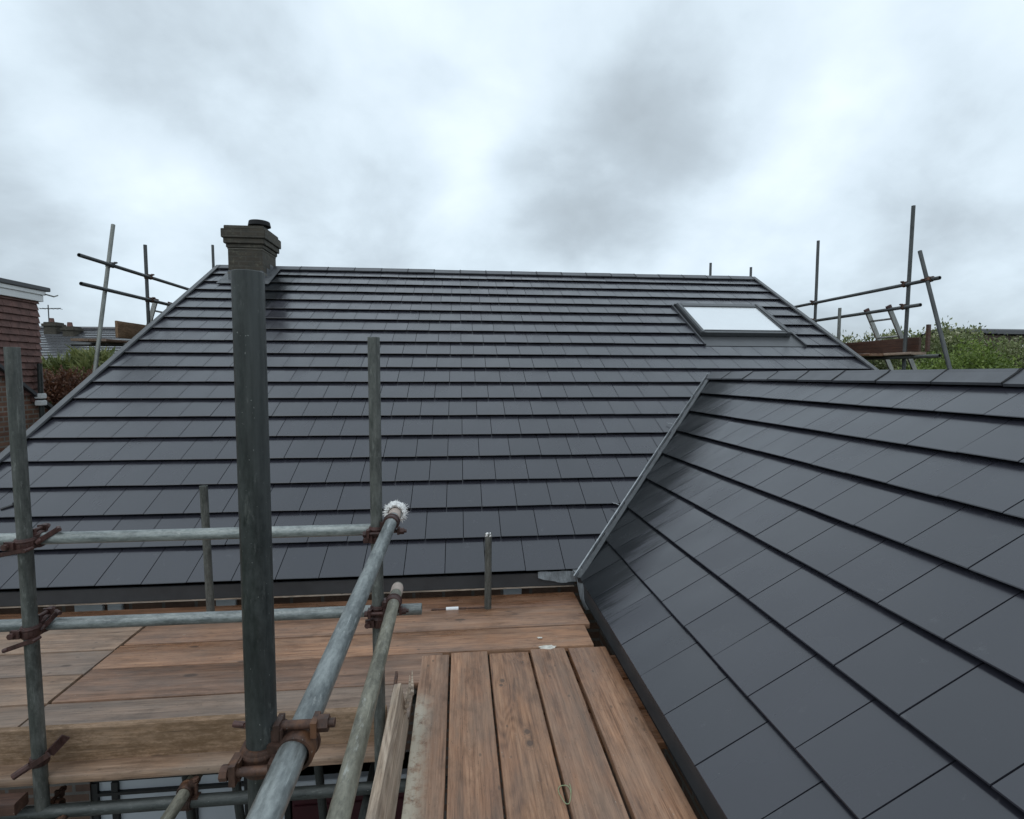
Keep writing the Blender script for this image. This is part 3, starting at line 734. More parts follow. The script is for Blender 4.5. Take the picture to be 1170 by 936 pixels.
led3 = tube('scaffold_tube', (-.40, -1, -1.83), (-.40, 3.3, -1.83), M['galvdark'], 'lower tube running back under the edge of the walkway', group=gB)
# inside board: a fascia of dark timber below the toe board
board('scaffold_board', -4.6, -1.72, 2.10, 2.165, -1.66, .05, 'toedark', 'brown timber length under the toe board at the left edge', group=gL)
for i, x in enumerate((-1.58, -1.28, -.78)):
    tube('scaffold_tube', (x, 3.3, -4.24), (x+.05*(1-i), 2.9, -1.78), M['galvdark'], 'dark upright tube seen below the platform in front of the pale window, %s' % ('leftmost', 'middle', 'rightmost')[i], group='tubes below the platform', n=14)

# ------------------------------------------------------------------ poles and rails near the camera
gP = 'upright scaffold poles around the near platform'
pl = tube('scaffold_pole', (-1.668, 2.185, -4.25), (-1.694, 2.185, .10), M['galvmid'], 'greenish grey upright scaffold pole at the left edge with rusty couplers', 'scaffold pole', gP)
pb = tube('scaffold_pole', (-.335, .885, -4.25), (-.335, .885, .162), M['galvdark'], 'big dark upright scaffold pole closest to the camera, in front of the chimney', 'scaffold pole', gP)
pm = tube('scaffold_pole', (-.342, 2.185, -4.25), (-.346, 2.185, .150), M['galvmid'], 'upright scaffold pole where the two far rails end, second tallest by the walkway', 'scaffold pole', gP)
ps1 = tube('scaffold_pole', (-1.642, 3.556, -1.80), (-1.652, 3.535, -.722), M['galvmid'], 'short upright pole between the left pole and the big dark pole, foot by the eave', 'scaffold pole', 'short poles standing by the eave')
ps2 = tube('scaffold_pole', (.188, 3.556, -1.80), (.192, 3.535, -1.088), M['galvmid'], 'shortest upright pole stub standing alone in front of the eave, splashed white on top', 'scaffold pole', 'short poles standing by the eave')
bm = bmesh.new()
for k in range(9):
    a = random.uniform(0, 6.28); bmesh.ops.create_icosphere(bm, subdivisions=1, radius=random.uniform(.006, .011), matrix=Matrix.Translation((.192+.018*math.cos(a), 3.535+.018*math.sin(a), -1.088+random.uniform(-.03, .006))))
keep(link('mortar_blob', bm, M['rag'], None), ps2)
gR = 'guard rails of the near scaffold'
h1 = tube('guard_rail', (-4.7, 2.245, -.662), (-.37+.06, 2.245, -.660), M['galv'], 'upper level guard rail crossing from the left edge to the pole by the walkway', 'guard rail', gR)
h2 = tube('guard_rail', (-4.7, 2.245, -1.012), (-.168, 2.245, -1.017), M['galv'], 'lower level guard rail crossing in front of the eave to the pole by the walkway', 'guard rail', gR)
r1 = tube('guard_rail', (-.272, -.9, -.652), (-.286, 2.335, -.612), M['galv'], 'upper bright guard rail running from the near bottom edge towards the white rag', 'guard rail', gR)
r2 = tube('guard_rail', (-.205, -.9, -.835), (-.283, 2.36, -.962), M['galvolive'], 'lower guard rail running beside the brighter one, streaked olive and white', 'guard rail', gR)
for o, e, l in ((r1, P(-.286, 2.335, -.612), .075), (r2, P(-.283, 2.36, -.962), .075)):
    d = (Vector(o.matrix_basis @ Vector((0, 0, 1)))-o.location).normalized(); bm = bmesh.new()
    band(bm, e-d*.05, d, R+.0004, R+.0022, l, 24)
    keep(link('tape', bm, M['tape'], None, smooth=True), o)
coupler(pl, (-1.690, 2.185, -.662), (0, 0, 1), (-1.690, 2.245, -.662), (1, 0, 0), 'rustred', -1, 1)
coupler(pl, (-1.688, 2.185, -1.012), (0, 0, 1), (-1.688, 2.245, -1.012), (1, 0, 0), 'rustred', -1, 1)
coupler(pl, (-1.684, 2.185, -1.80), (0, 0, 1), (-1.684, 2.245, -1.80), (1, 0, 0), 'rust', -1, 1)
coupler(pb, (-.335, .885, -.642), (0, 0, 1), (-.2765, .885, -.632), (0, 1, 0), 'rust', -1, 1)
coupler(pm, (-.344, 2.185, -.650), (0, 0, 1), (-.2855, 2.185, -.614), (0, 1, 0), 'rustred', -1, -1)
coupler(pm, (-.344, 2.185, -.672), (0, 0, 1), (-.344, 2.245, -.662), (1, 0, 0), 'rustred', -1, -1)
coupler(pm, (-.343, 2.185, -.985), (0, 0, 1), (-.2805, 2.185, -.957), (0, 1, 0), 'rustred', -1, -1)
coupler(pm, (-.343, 2.185, -1.03), (0, 0, 1), (-.343, 2.245, -1.016), (1, 0, 0), 'rustred', -1, -1)
# long rusty levers on the left pole's couplers and the toe-board clip
def lever(parent, A_, B_, w, t, mat='rustred'):
    A_, B_ = Vector(A_), Vector(B_); x, y, d = frame_of(B_-A_); bm = bmesh.new()
    obox(bm, (A_+B_)/2, x, y, d, t, w, (B_-A_).length); bmesh.ops.bevel(bm, geom=bm.edges[:], offset=min(w, t)*.3, segments=2, affect='EDGES')
    cyl(bm, A_-d*.008, A_+d*.012, w*.5, 10); cyl(bm, B_-x*.02, B_+x*.02, w*.42, 10)
    keep(link('lever', bm, M[mat], None, smooth=True), parent)
lever(pl, (-1.785, 2.15, -.700), (-1.655, 2.15, -.676), .017, .011); lever(pl, (-1.655, 2.20, -.66), (-1.605, 2.24, -.622), .02, .012)
lever(pl, (-1.755, 2.15, -1.07), (-1.645, 2.15, -1.033), .017, .011); lever(pl, (-1.655, 2.20, -1.01), (-1.625, 2.24, -.965), .018, .011)
bm = bmesh.new()
obox(bm, P(-1.672, 2.152, -1.535), Vector((.84, 0, .54)), Vector((0, 1, 0)), Vector((-.54, 0, .84)), .115, .008, .020)
obox(bm, P(-1.625, 2.20, -1.50), Vector((.5, .6, .6)).normalized(), Vector((-.7, .7, 0)).normalized(), Vector((-.5, -.5, .7)).normalized(), .07, .010, .034)
band(bm, P(-1.6835, 2.185, -1.545), Vector((0, 0, 1)), R+.0006, R+.008, .035); cyl(bm, P(-1.745, 2.135, -1.575), P(-1.70, 2.16, -1.55), .014, 8)
keep(link('toe_board_clip', bm, M['rustred'], None, smooth=True), pl)
lever(pl, (-1.70, 2.15, -1.845), (-1.585, 2.15, -1.775), .03, .012, 'rust')
lever(pb, (-.385, .915, -.607), (-.345, .905, -.607), .011, .009)
# white frayed rag wound round the end of the upper rail
bm = bmesh.new(); rnd = random.Random(9); C = P(-.286, 2.335, -.612); grid = []
for i in range(56):
    a = -1.0+5.0*i/55; row = []
    for j in range(18):
        b = 2*math.pi*j/18; e = P(math.cos(a), 0, math.sin(a)); p = C+e*(R+.012+.011*math.cos(b))+P(0, .022*math.sin(b), 0)
        q = p*95; k = .0075*mnoise.noise(q)+.005*mnoise.noise(q*2.3)
        row.append(bm.verts.new(p+(e*math.cos(b)+P(0, math.sin(b), 0))*k))
    grid.append(row)
for a, b in zip(grid, grid[1:]):
    for j in range(18): bm.faces.new((a[j], a[(j+1) % 18], b[(j+1) % 18], b[j]))
for k in range(170):                                # loose fibres
    a = rnd.uniform(-1.0, 4.0); e = P(math.cos(a), 0, math.sin(a)); p = C+e*(R+.014)+P(0, rnd.uniform(-.02, .025), 0)
    q = p+e*rnd.uniform(.008, .017)+P(rnd.uniform(-.008, .008), rnd.uniform(-.008, .008), rnd.uniform(-.008, .006)); m_ = (p+q)/2+P(rnd.uniform(-.004, .004), 0, rnd.uniform(-.004, .004))
    cyl(bm, p, m_, .0016, 4, .0012, False); cyl(bm, m_, q, .0012, 4, .0004, False)
rag = link('rag', bm, M['rag'], None); tag(rag, 'white frayed rag wrapped round the far end of the upper bright guard rail', 'rag')
# string loop, scraps and drips on the boards
bm = bmesh.new(); rnd = random.Random(2); pts = []
for k in range(41):
    a = 6.9*k/40; rr = .036+.004*math.sin(3*a+.4)
    pts.append(P(.398+rr*.62*math.cos(a)+.01*max(0, a-6.2), 1.892+rr*1.25*math.sin(a)+.02*max(0, a-6.2), DZ+.006+.003*math.sin(2*a)))
for a, b in zip(pts, pts[1:]): cyl(bm, a, b, .0016, 6)
tag(link('string_loop', bm, M['string'], None), 'thin green string loop lying across a gap between walkway boards', 'string')
def blob(name, cx_, cy_, rx, ry, hgt, mat, label, cat, seed=0, group=None):
    bm = bmesh.new(); n = 22; c = bm.verts.new((0, 0, hgt)); rings = []
    for f, hh in ((.55, .8), (.9, .4), (1, 0)):
        rings.append([bm.verts.new((rx*f*math.cos(t)*(1+.75*mnoise.noise(Vector((math.cos(t)*1.6, math.sin(t)*2.6, seed)))), ry*f*math.sin(t)*(1+.75*mnoise.noise(Vector((math.cos(t)*1.6, math.sin(t)*2.6, seed+4)))), hgt*hh)) for t in [2*math.pi*i/n for i in range(n)]])
    for i in range(n):
        bm.faces.new((c, rings[0][i], rings[0][(i+1) % n]))
        for a, b in zip(rings, rings[1:]): bm.faces.new((a[i], b[i], b[(i+1) % n], a[(i+1) % n]))
    return tag(link(name, bm, M[mat], None, (cx_, cy_, 0), True), label, cat, group)
for x, y, rx, ry, lb, sd in ((.515, 2.985, .05, .022, 'largest white mortar splash at the far end of the walkway boards', 3), (.485, 3.10, .018, .010, 'small white mortar spot just beyond the largest splash', 8)):
    o = blob('mortar_splash', x, y, rx, ry, .003, 'mortar', lb, 'mortar splash', sd, 'mortar splashes'); o.location.z = DZ+.002
# thin rusty rod with a white sleeve lying in the gap by the eave
rod = thing('rod', 'thin rusty rod with a white sleeve lying along the gap by the eave', 'rod', (-.1, 3.552, -1.622))
bm = bmesh.new(); cyl(bm, (-.10, 0, .004), (.30, .004, .004), .007, 10); link('bar', bm, M['rust'], rod, smooth=True)
bm = bmesh.new(); cyl(bm, (.0, 0, .004), (.085, .001, .004), .0135, 14); link('sleeve', bm, M['white'], rod, smooth=True)
# scrap on the tiles at the left
bm = bmesh.new(); q = main(-3.587, .80, .014); e1 = (main(1, 0)-main(0, 0)); e2 = (main(0, 1)-main(0, 0)); e3 = nm_main
obox(bm, q, (e1*.8+e2*.6).normalized(), (e2*.8-e1*.6).normalized(), e3, .09, .018, .012); obox(bm, q+e1*.045+e2*.03+e3*.012, e1, e2, e3, .05, .008, .01); obox(bm, q+e1*.03+e2*.05+e3*.010, e2, e1, e3, .06, .008, .008)
tag(link('scrap', bm, M['bird'], None), 'small black torn scrap lying on the roof tiles behind the left pole', 'scrap')

# ------------------------------------------------------------------ scaffold beyond the left gable
gl, gr_ = 'distant scaffold beyond the left gable', 'distant scaffold beyond the right gable'
XL = -4.6
la = tube('scaffold_pole', (XL-.05, 6.67, -2.2), (XL-.05, 7.738, 2.01), M['galvpale'], 'leaning pale scaffold pole beyond the left gable, tallest there', 'scaffold pole', gl, n=14)
lb_ = tube('scaffold_pole', (XL-.05, 8.47, -4.25), (XL-.05, 8.455, 1.915), M['galvfar'], 'upright scaffold pole beyond the left gable carrying both rails', 'scaffold pole', gl, n=14)
lc = tube('scaffold_pole', (XL, 10.56, -4.25), (XL, 10.53, 2.414), M['galvfar'], 'upright scaffold pole top just left of the chimney behind the roof', 'scaffold pole', gl, n=14)
l1 = tube('guard_rail', (XL, 6.98, 1.44), (XL, 10.7, 1.44), M['galvfar'], 'upper dark rail of the scaffold beyond the left gable', 'guard rail', gl, n=14)
l2 = tube('guard_rail', (XL, 6.99, 1.098), (XL, 10.7, 1.098), M['galvfar'], 'lower dark rail of the scaffold beyond the left gable', 'guard rail', gl, n=14)
coupler(la, (XL-.05, 7.595, 1.44), (0, .245, .97), (XL, 7.595, 1.44), (0, 1, 0), 'galvfar')
coupler(lb_, (XL-.05, 8.456, 1.44), (0, 0, 1), (XL, 8.456, 1.44), (0, 1, 0), 'rust'); coupler(lb_, (XL-.05, 8.458, 1.098), (0, 0, 1), (XL, 8.458, 1.098), (0, 1, 0), 'rust')
o = on_edge('toe_board', 7.90, 9.9, -4.75, .505, .235, .036, 'toe', 'brown toe board on edge at the scaffold beyond the left gable', 'Y')
for i in range(2): board('scaffold_board', -5.0-.24*i-.2, -4.97-.24*i, 8.0, 10.2, .495, .036, 'deckgrey', ('scaffold board end just below the brown toe board beyond the left gable', 'outer scaffold board of the platform beyond the left gable')[i], 'Y', group='boards of the left gable scaffold')
tube('scaffold_tube', (-5.7, 8.40, .43), (-4.2, 8.40, .43), M['galvfar'], 'cross tube under the platform beyond the left gable', group=gl, n=14)
def ladder(label, top, dx, dz, y0, y1, group):
    t = thing('ladder', label, 'ladder', (top[0]+dx*(-CZ-top[1])/dz, (y0+y1)/2, -CZ), group)
    inv = Vector(t.location)
    for y in (y0, y1):
        bm = bmesh.new(); A_ = P(top[0], y, top[1])-inv; B_ = P(inv.x, y, -CZ)-inv; x, yy, d = frame_of(B_-A_)
        obox(bm, (A_+B_)/2, Vector((0, 1, 0)), d.cross(Vector((0, 1, 0))), d, .028, .062, (B_-A_).length); link('stile', bm, M['alu'], t)
        bm = bmesh.new(); obox(bm, A_+d*.012, Vector((0, 1, 0)), d.cross(Vector((0, 1, 0))), d, .034, .068, .05); link('end_cap', bm, M['rustred'], t)
    for k in range(18):
        z = top[1]-.17-.25*k*1.0
        if z < -CZ+.1: break
        x = top[0]+dx*(z-top[1])/dz; bm = bmesh.new(); cyl(bm, P(x, y0+.016, z)-inv, P(x, y1-.016, z)-inv, .015, 10); link('rung', bm, M['alu'], t, smooth=True)
    return t
# only the top rung shows on either ladder, lower ones are spaced out of sight behind the roof
ladder('aluminium ladder top leaning on the scaffold rail beyond the left gable', (-4.72, 1.16), -.163, -.532, 8.81, 9.22, 'ladders against the gable scaffolds')

# ------------------------------------------------------------------ scaffold beyond the right gable
XG = 6.1
ra = tube('scaffold_pole', (XG+.05, 8.64, -4.25), (XG+.05, 8.626, 2.311), M['galvfar'], 'upright scaffold pole beyond the right gable, left of the pair with rails', 'scaffold pole', gr_, n=14)
rb = tube('scaffold_pole', (XG+.05, 6.79, -4.25), (XG+.05, 6.72, 2.304), M['galvfar'], 'tallest upright scaffold pole beyond the right gable', 'scaffold pole', gr_, n=14)
rc = tube('scaffold_pole', (XG-.05, 5.02, -2.7), (XG-.05, 6.476, 1.64), M['galvfar'], 'leaning scaffold pole at the right end of the right gable rails', 'scaffold pole', gr_, n=14)
rp = tube('scaffold_pole', (XG-.05, 7.89, -4.25), (XG-.05, 7.907, 1.075), M['galvpale'], 'short pale post top in front of the lower rail beyond the right gable', 'scaffold pole', gr_, n=14)
g1 = tube('guard_rail', (XG, 6.21, 1.245), (XG, 9.6, 1.245), M['galvfar'], 'upper dark rail of the scaffold beyond the right gable', 'guard rail', gr_, n=14)
g2 = tube('guard_rail', (XG, 6.473, .938), (XG, 9.6, .938), M['galvfar'], 'lower dark rail of the scaffold beyond the right gable', 'guard rail', gr_, n=14)
for p, z in ((ra, 1.245), (ra, .938)): coupler(p, (XG+.05, 8.628, z), (0, 0, 1), (XG, 8.628, z), (0, 1, 0), 'rust')
for z in (1.245, .938): coupler(rb, (XG+.05, 6.745, z), (0, 0, 1), (XG, 6.745, z), (0, 1, 0), 'rust')
coupler(rc, (XG-.05, 6.343, 1.245), (0, .318, .948), (XG, 6.343, 1.245), (0, 1, 0), 'rust')
ladder('aluminium ladder top with red end caps leaning on the lower rail beyond the right gable', (6.10, .985), .505, -1.0, 7.0, 7.41, 'ladders against the gable scaffolds')
on_edge('toe_board', 6.62, 9.4, 6.28, .325, .2, .036, 'toedark', 'dark red brown toe board on edge beyond the right gable', 'Y')
board('scaffold_board', 6.2, 6.24, 6.44, 6.475, .68, .36, 'toedark', 'dark upright timber offcut behind the right gable ladder', 'X', 'timber')
board('scaffold_board', 5.98, 6.2, 6.45, 9.4, .315, .036, 'deckgrey', 'scaffold board with pale edge below the dark toe board beyond the right gable', 'Y', group='boards of the right gable scaffold')
board('scaffold_board', 5.75, 5.97, 6.9, 9.4, .312, .036, 'deck', 'inner scaffold board of the platform beyond the right gable', 'Y', group='boards of the right gable scaffold')
tube('scaffold_tube', (6.05, 6.1, .25), (6.05, 9.6, .25), M['galvmid'], 'grey tube below the boards beyond the right gable', group=gr_, n=14)
tube('scaffold_pole', (4.99, 10.2, -4.25), (5.0, 10.2, 2.235), M['galvfar'], 'pole tip poking above the ridge right of the skylight', 'scaffold pole', 'poles behind the ridge', n=12)
tube('scaffold_pole', (5.86, 10.2, -4.25), (5.85, 10.2, 2.17), M['galvfar'], 'pole tip poking above the right end of the ridge', 'scaffold pole', 'poles behind the ridge', n=12)

# ------------------------------------------------------------------ neighbours
nb = thing('neighbour_house', 'brick house at the left edge with red tile-hung dormer and white fascia', 'house', (-6.8, 9, -CZ))
inv = Vector((-6.8, 9, -CZ))
def wing(name, bm, mat, **k):
    bmesh.ops.translate(bm, verts=bm.verts[:], vec=-inv); return link(name, bm, mat, nb, **k)
bm = bmesh.new()
prism_x(bm, [(5.0, -CZ), (12.6, -CZ), (12.6, -2.55), (9.555, -.645), (8.537, .078), (6.2, 1.70), (5.0, 2.3)], -14, -6.83); wing('brick_wall', bm, M['brickred'])
# dormer cheek, hung with rows of tiles
bm = bmesh.new(); rnd = random.Random(4)
for k in range(16):
    z0 = -.45+.105*k; y1 = min(9.35, 9.28-(z0-.0)*1.42+.6) if z0 < -.02 else 9.33
    ylo = 8.537-(z0-.078)*1.44 if z0 > .078 else 8.537
    ylo = max(4.6, 8.45-(z0)*1.42)
    y = ylo
    while y < y1:
        w_ = min(.165, y1-y)
        if w_ > .03:
            j = rnd.uniform(0, .006)
            vs = [bm.verts.new(v) for v in ((-6.80-.012-j, y+.002, z0+.12), (-6.80-.012-j, y+w_-.002, z0+.12), (-6.785+j, y+w_-.002, z0+rnd.uniform(-.003, .003)), (-6.785+j, y+.002, z0+rnd.uniform(-.003, .003)), (-6.83, y+.002, z0+.12), (-6.83, y+w_-.002, z0+.12), (-6.83, y+w_-.002, z0), (-6.83, y+.002, z0))]
            for f in ((0, 1, 2, 3), (7, 6, 5, 4), (3, 2, 6, 7), (0, 3, 7, 4), (1, 5, 6, 2), (0, 4, 5, 1)): bm.faces.new([vs[i] for i in f])
        y += .165
wing('hung_tiles', bm, M['tilehung'])
bm = bmesh.new(); prism_x(bm, [(4.6, 1.2), (9.30, 1.2), (9.30, -.42), (4.6, 2.2-.1)][:3]+[(4.6, 1.15)], -11, -6.84); 
wing('dormer_cheek', bm, M['tilehung'])
bm = bmesh.new(); box(bm, -11, -6.75, 4.4, 9.375, 1.165, 1.27, .004); box(bm, -11, -6.73, 4.4, 9.40, 1.272, 1.335, .004); wing('white_fascia', bm, M['white'])
bm = bmesh.new(); box(bm, -11, -6.70, 4.4, 9.47, 1.338, 1.405, .008); wing('flat_roof', bm, M['trim'])
bm = bmesh.new(); cyl(bm, (-6.68, 9.50, 1.27), (-6.72, 9.38, 1.29), .012, 8); cyl(bm, (-6.68, 9.50, 1.27), (-6.66, 9.56, 1.30), .010, 8); wing('bracket', bm, M['galvpale'])
bm = bmesh.new()
dv = (P(0, 9.555, -.645)-P(0, 8.537, .078)).normalized()
obox(bm, P(-6.79, 8.9, -.18)+dv*0, dv, Vector((1, 0, 0)), dv.cross(Vector((1, 0, 0))), 7.5, .09, .05); wing('verge_trim', bm, M['trim'])
bm = bmesh.new(); cyl(bm, (-6.74, 9.16, -CZ), (-6.74, 9.20, .16), .034, 14); pp = wing('soil_pipe', bm, M['galvdark'], smooth=True)
bm = bmesh.new()
for z in (-.36, -.47): box(bm, -6.80, -6.68, 9.13, 9.24, z-.045, z+.04, .01)
bmesh.ops.translate(bm, verts=bm.verts[:], vec=-inv); link('bracket', bm, M['white'], pp)

def far_house(name, label, x0, x1, y0, y1, zr, ze, chims, wallmat='wall'):
    """gabled house, ridge along x"""
    t = thing(name, label, 'house', ((x0+x1)/2, (y0+y1)/2, -CZ)); iv = Vector(t.location); ym = (y0+y1)/2
    bm = bmesh.new(); prism_x(bm, [(y0+.3, -CZ), (y1-.3, -CZ), (y1-.3, ze-.05), (ym, zr-.15), (y0+.3, ze-.05)], x0+.25, x1-.25); bmesh.ops.translate(bm, verts=bm.verts[:], vec=-iv); link('wall', bm, M[wallmat], t)
    bm = bmesh.new(); uvl = bm.loops.layers.uv.new('UVMap'); rl = bm.loops.layers.float.new('rnd'); n = 13; rnd = random.Random(1)
    for sg in (-1, 1):
        yy0 = y0 if sg < 0 else y1
        for k in range(n):
            f0, f1 = k/n, (k+1)/n; w_ = 1.4; x = x0
            while x < x1-.01:
                xb_ = min(x+w_, x1); rv = rnd.random()
                q = [P(x, yy0+(ym-yy0)*f0, ze+(zr-ze)*f0+.05), P(xb_, yy0+(ym-yy0)*f0, ze+(zr-ze)*f0+.05), P(xb_, yy0+(ym-yy0)*f1, ze+(zr-ze)*f1+.005), P(x, yy0+(ym-yy0)*f1, ze+(zr-ze)*f1+.005)]
                lo = [P(p.x, p.y, p.z-.05) for p in q]
                a, b = [bm.verts.new(p-iv) for p in q], [bm.verts.new(p-iv) for p in lo]
                for f in ((a[0], a[1], a[2], a[3]), (b[3], b[2], b[1], b[0]), (a[0], b[0], b[1], a[1]), (a[1], b[1], b[2], a[2]), (a[3], a[2], b[2], b[3]), (a[0], a[3], b[3], b[0])):
                    F = bm.faces.new(f)
                    for lp in F.loops: lp[uvl].uv = (lp.vert.co.x, lp.vert.co.y*1.2); lp[rl] = rv
                x = xb_
    ro = link('roof', bm, M['tile_far'], t)
    bm = bmesh.new(); cyl(bm, P(x0-.05, ym, zr+.02)-iv, P(x1+.05, ym, zr+.02)-iv, .10, 10); link('ridge', bm, M['tile_far'], ro)
    for (x, y, w_, h0, h1, pots) in chims:
        bm = bmesh.new(); box(bm, x-w_, x+w_, y-.3, y+.3, h0, h1, .02); box(bm, x-w_-.06, x+w_+.06, y-.36, y+.36, h1-.22, h1-.08, .02); bmesh.ops.translate(bm, verts=bm.verts[:], vec=-iv); c_ = link('chimney', bm, M['chimney'], ro)
        if pots:
            bm = bmesh.new(); cyl(bm, P(x-.1, y, h1)-iv, P(x-.1, y, h1+.22)-iv, .13, 12, .10); 
            link('pot', bm, M['tilehung'], c_, smooth=True)
    for k in range(3):
        xx = x0+1.6+(x1-x0-3.2)*k/2; bm = bmesh.new(); box(bm, xx-.6, xx+.6, y0+.24, y0+.31, ze-1.7, ze-.5); bmesh.ops.translate(bm, verts=bm.verts[:], vec=-iv); wn = link('window', bm, M['white'], t)
        bm = bmesh.new(); box(bm, xx-.52, xx+.52, y0+.225, y0+.238, ze-1.62, ze-.58); bmesh.ops.translate(bm, verts=bm.verts[:], vec=-iv); link('pane', bm, M['black'], wn)
    return t, ro, iv
t, ro, iv = far_house('far_house', 'far house with long grey tiled roof, two chimneys and a thin aerial, left background', -21.9, -11, 26, 34, 2.36, .55, [(-20.75, 29.4, .30, 1.8, 2.62, True), (-19.75, 29.2, .27, 1.7, 2.40, True)])
bm = bmesh.new()
cyl(bm, P(-20.9, 29.3, 2.6)-iv, P(-20.9, 29.3, 3.5)-iv, .025, 6); cyl(bm, P(-21.3, 29.3, 3.3)-iv, P(-20.3, 29.3, 3.34)-iv, .02, 6)
for k in range(5): cyl(bm, P(-21.2+.2*k, 29.05, 3.31)-iv, P(-21.2+.2*k, 29.55, 3.31)-iv, .012, 5)
link('aerial', bm, M['galvfar'], ro)
far_house('distant_bungalow', 'distant dark roofed bungalow at the right edge behind the hedge', 27.6, 44, 24, 32, 2.62, 2.1, [])

# ------------------------------------------------------------------ planting
M['leaf_pale'] = leafmat('hedge_leaf', (.06, .08, .025), (.19, .22, .09), (.36, .36, .19))
M['blossom'] = leafmat('cream_blossom', (.28, .29, .15), (.42, .42, .26), (.52, .51, .35))
M['leaf_bright'] = leafmat('bright_leaf', (.06, .10, .018), (.19, .26, .055), (.30, .36, .10))
M['leaf_palm'] = leafmat('strap_leaf', (.06, .085, .025), (.20, .22, .075), (.36, .35, .15))
M['leaf_red'] = leafmat('russet_leaf', (.055, .022, .014), (.15, .068, .036), (.22, .11, .055))
M['leaf_dark'] = leafmat('dark_leaf', (.012, .022, .008), (.035, .05, .018), (.06, .08, .03))
M['bark'] = plain('bark', (.07, .055, .04), .9, 0, .3, 12, .4)
def leaf(bm, rl, p, d, up, L, w_, rv):
    s = d.cross(up).normalized()*w_; m_ = p+d*(L*.5)+up*(L*.08)
    F = bm.faces.new([bm.verts.new(v) for v in (p, m_+s, p+d*L, m_-s)])
    for lp in F.loops: lp[rl] = rv
def bush(name, label, cat, base, lobes, n, L, w_, mat, rnd, clump=18, spread=.12, flowers=None, upb=.4, group=None):
    """leaves in clumps over and through a set of ellipsoid lobes, on branching stems; lobes: (x, y, z, rx, ry, rz) in eye-relative space"""
    t = thing(name, label, cat, base, group); iv = Vector(base)
    bm = bmesh.new(); rl = bm.loops.layers.float.new('rnd'); st = bmesh.new(); fb = bmesh.new(); fl = fb.loops.layers.float.new('rnd')
    vol = [l[3]*l[4]*l[5] for l in lobes]; tot = sum(vol)
    for l, v in zip(lobes, vol):
        c = P(*l[:3])-iv
        for _ in range(3):
            a = P(rnd.uniform(-.2, .2), rnd.uniform(-.2, .2), 0); m_ = (a+c)/2+P(rnd.uniform(-.2, .2), rnd.uniform(-.2, .2), 0); e = c+P(rnd.uniform(-.5, .5)*l[3], rnd.uniform(-.5, .5)*l[4], rnd.uniform(.1, .7)*l[5])
            cyl(st, P(c.x*.8, c.y*.8, 0)+a, m_, .05, 6, .035); cyl(st, m_, e, .035, 6, .008)
        for _ in range(max(3, int(n*v/tot/clump))):
            while True:
                q = P(rnd.gauss(0, 1), rnd.gauss(0, 1), rnd.gauss(0, 1)); q.normalize(); rr = rnd.random()**.33
                break
            rr *= 1+.22*mnoise.noise(q*2.3+c)
            p = c+P(q.x*l[3], q.y*l[4], q.z*l[5])*rr; tone = rnd.random()*.6
            for _ in range(clump):
                pp_ = p+P(rnd.gauss(0, spread), rnd.gauss(0, spread), rnd.gauss(0, spread*.8))
                d = (q*.7+P(rnd.gauss(0, .7), rnd.gauss(0, .7), rnd.gauss(upb, .6))).normalized()
                u = P(rnd.gauss(0, 1), rnd.gauss(0, 1), rnd.gauss(0, 1)).cross(d)
                if u.length < .01: continue
                leaf(bm, rl, pp_, d, u.normalized(), L*rnd.uniform(.6, 1.3), w_*rnd.uniform(.7, 1.2), min(1, tone+rnd.random()*.4))
            if flowers and rr > .6 and rnd.random() < flowers:
                for _ in range(13):
                    pp_ = p+q*.05+P(rnd.gauss(0, .06), rnd.gauss(0, .06), rnd.gauss(.03, .03))
                    leaf(fb, fl, pp_, P(rnd.gauss(0, 1), rnd.gauss(0, 1), .3).normalized(), P(rnd.gauss(0, .6), rnd.gauss(-.5, .5), 1), .075, .034, rnd.random())
    link('stems', st, M['bark'], t); link('foliage', bm, M[mat], t, recalc=False)
    if flowers: link('blossom', fb, M['blossom'], t, recalc=False)
    else: fb.free()
    return t
rn = random.Random(21)
bush('hedge', 'tall pale green hedge full of cream blossom beyond the right gable', 'hedge', (14, 14.5, -CZ),
     [(x, 14.5+rn.uniform(-.5, .6), -.55+rn.uniform(-.12, .22)+(.25 if 12.2 < x < 15.5 else .02 if x < 11.6 else 0), .95, .9, 1.72) for x in [8.6+.72*i for i in range(14)]], 62000, .12, .03, 'leaf_pale', rn, flowers=.5)
bush('shrub', 'brighter green rounded shrub in front of the blossoming hedge', 'shrub', (13.6, 12.6, -CZ),
     [(12.6, 12.7, -.55, .7, .6, 1.1), (13.5, 12.6, -.3, .8, .6, 1.2), (14.3, 12.8, -.55, .7, .6, 1.1), (11.7, 12.5, -.8, .6, .5, 1.0)], 21000, .10, .024, 'leaf_bright', rn)
bush('palm_shrub', 'spiky strap-leaved green shrub below the far grey roof', 'shrub', (-10.5, 16, -CZ),
     [(-11.8, 16, -.50, .8, .8, .72), (-10.9, 16.1, -.36, .8, .8, .75), (-10.0, 15.9, -.40, .8, .8, .75), (-9.2, 16, -.50, .7, .8, .7), (-12.8, 16, -.6, .8, .8, .7)], 13000, .42, .032, 'leaf_palm', rn, clump=22, spread=.08, upb=.35)
bush('russet_shrub', 'russet brown shrub in front of the spiky green one', 'shrub', (-9.0, 13, -CZ),
     [(-9.5, 13, -.62, .7, .6, .62), (-8.7, 13, -.52, .7, .6, .62), (-8.0, 13.1, -.75, .7, .6, .6), (-10.2, 13.2, -.7, .7, .6, .62)], 15000, .10, .022, 'leaf_red', rn, spread=.1)
bush('dark_shrub', 'low dark shrub at the foot of the russet one', 'shrub', (-8.4, 11.6, -CZ),
     [(-8.6, 11.7, -1.75, .8, .6, .95), (-7.7, 11.6, -1.85, .8, .6, .9)], 7000, .10, .03, 'leaf_dark', rn)
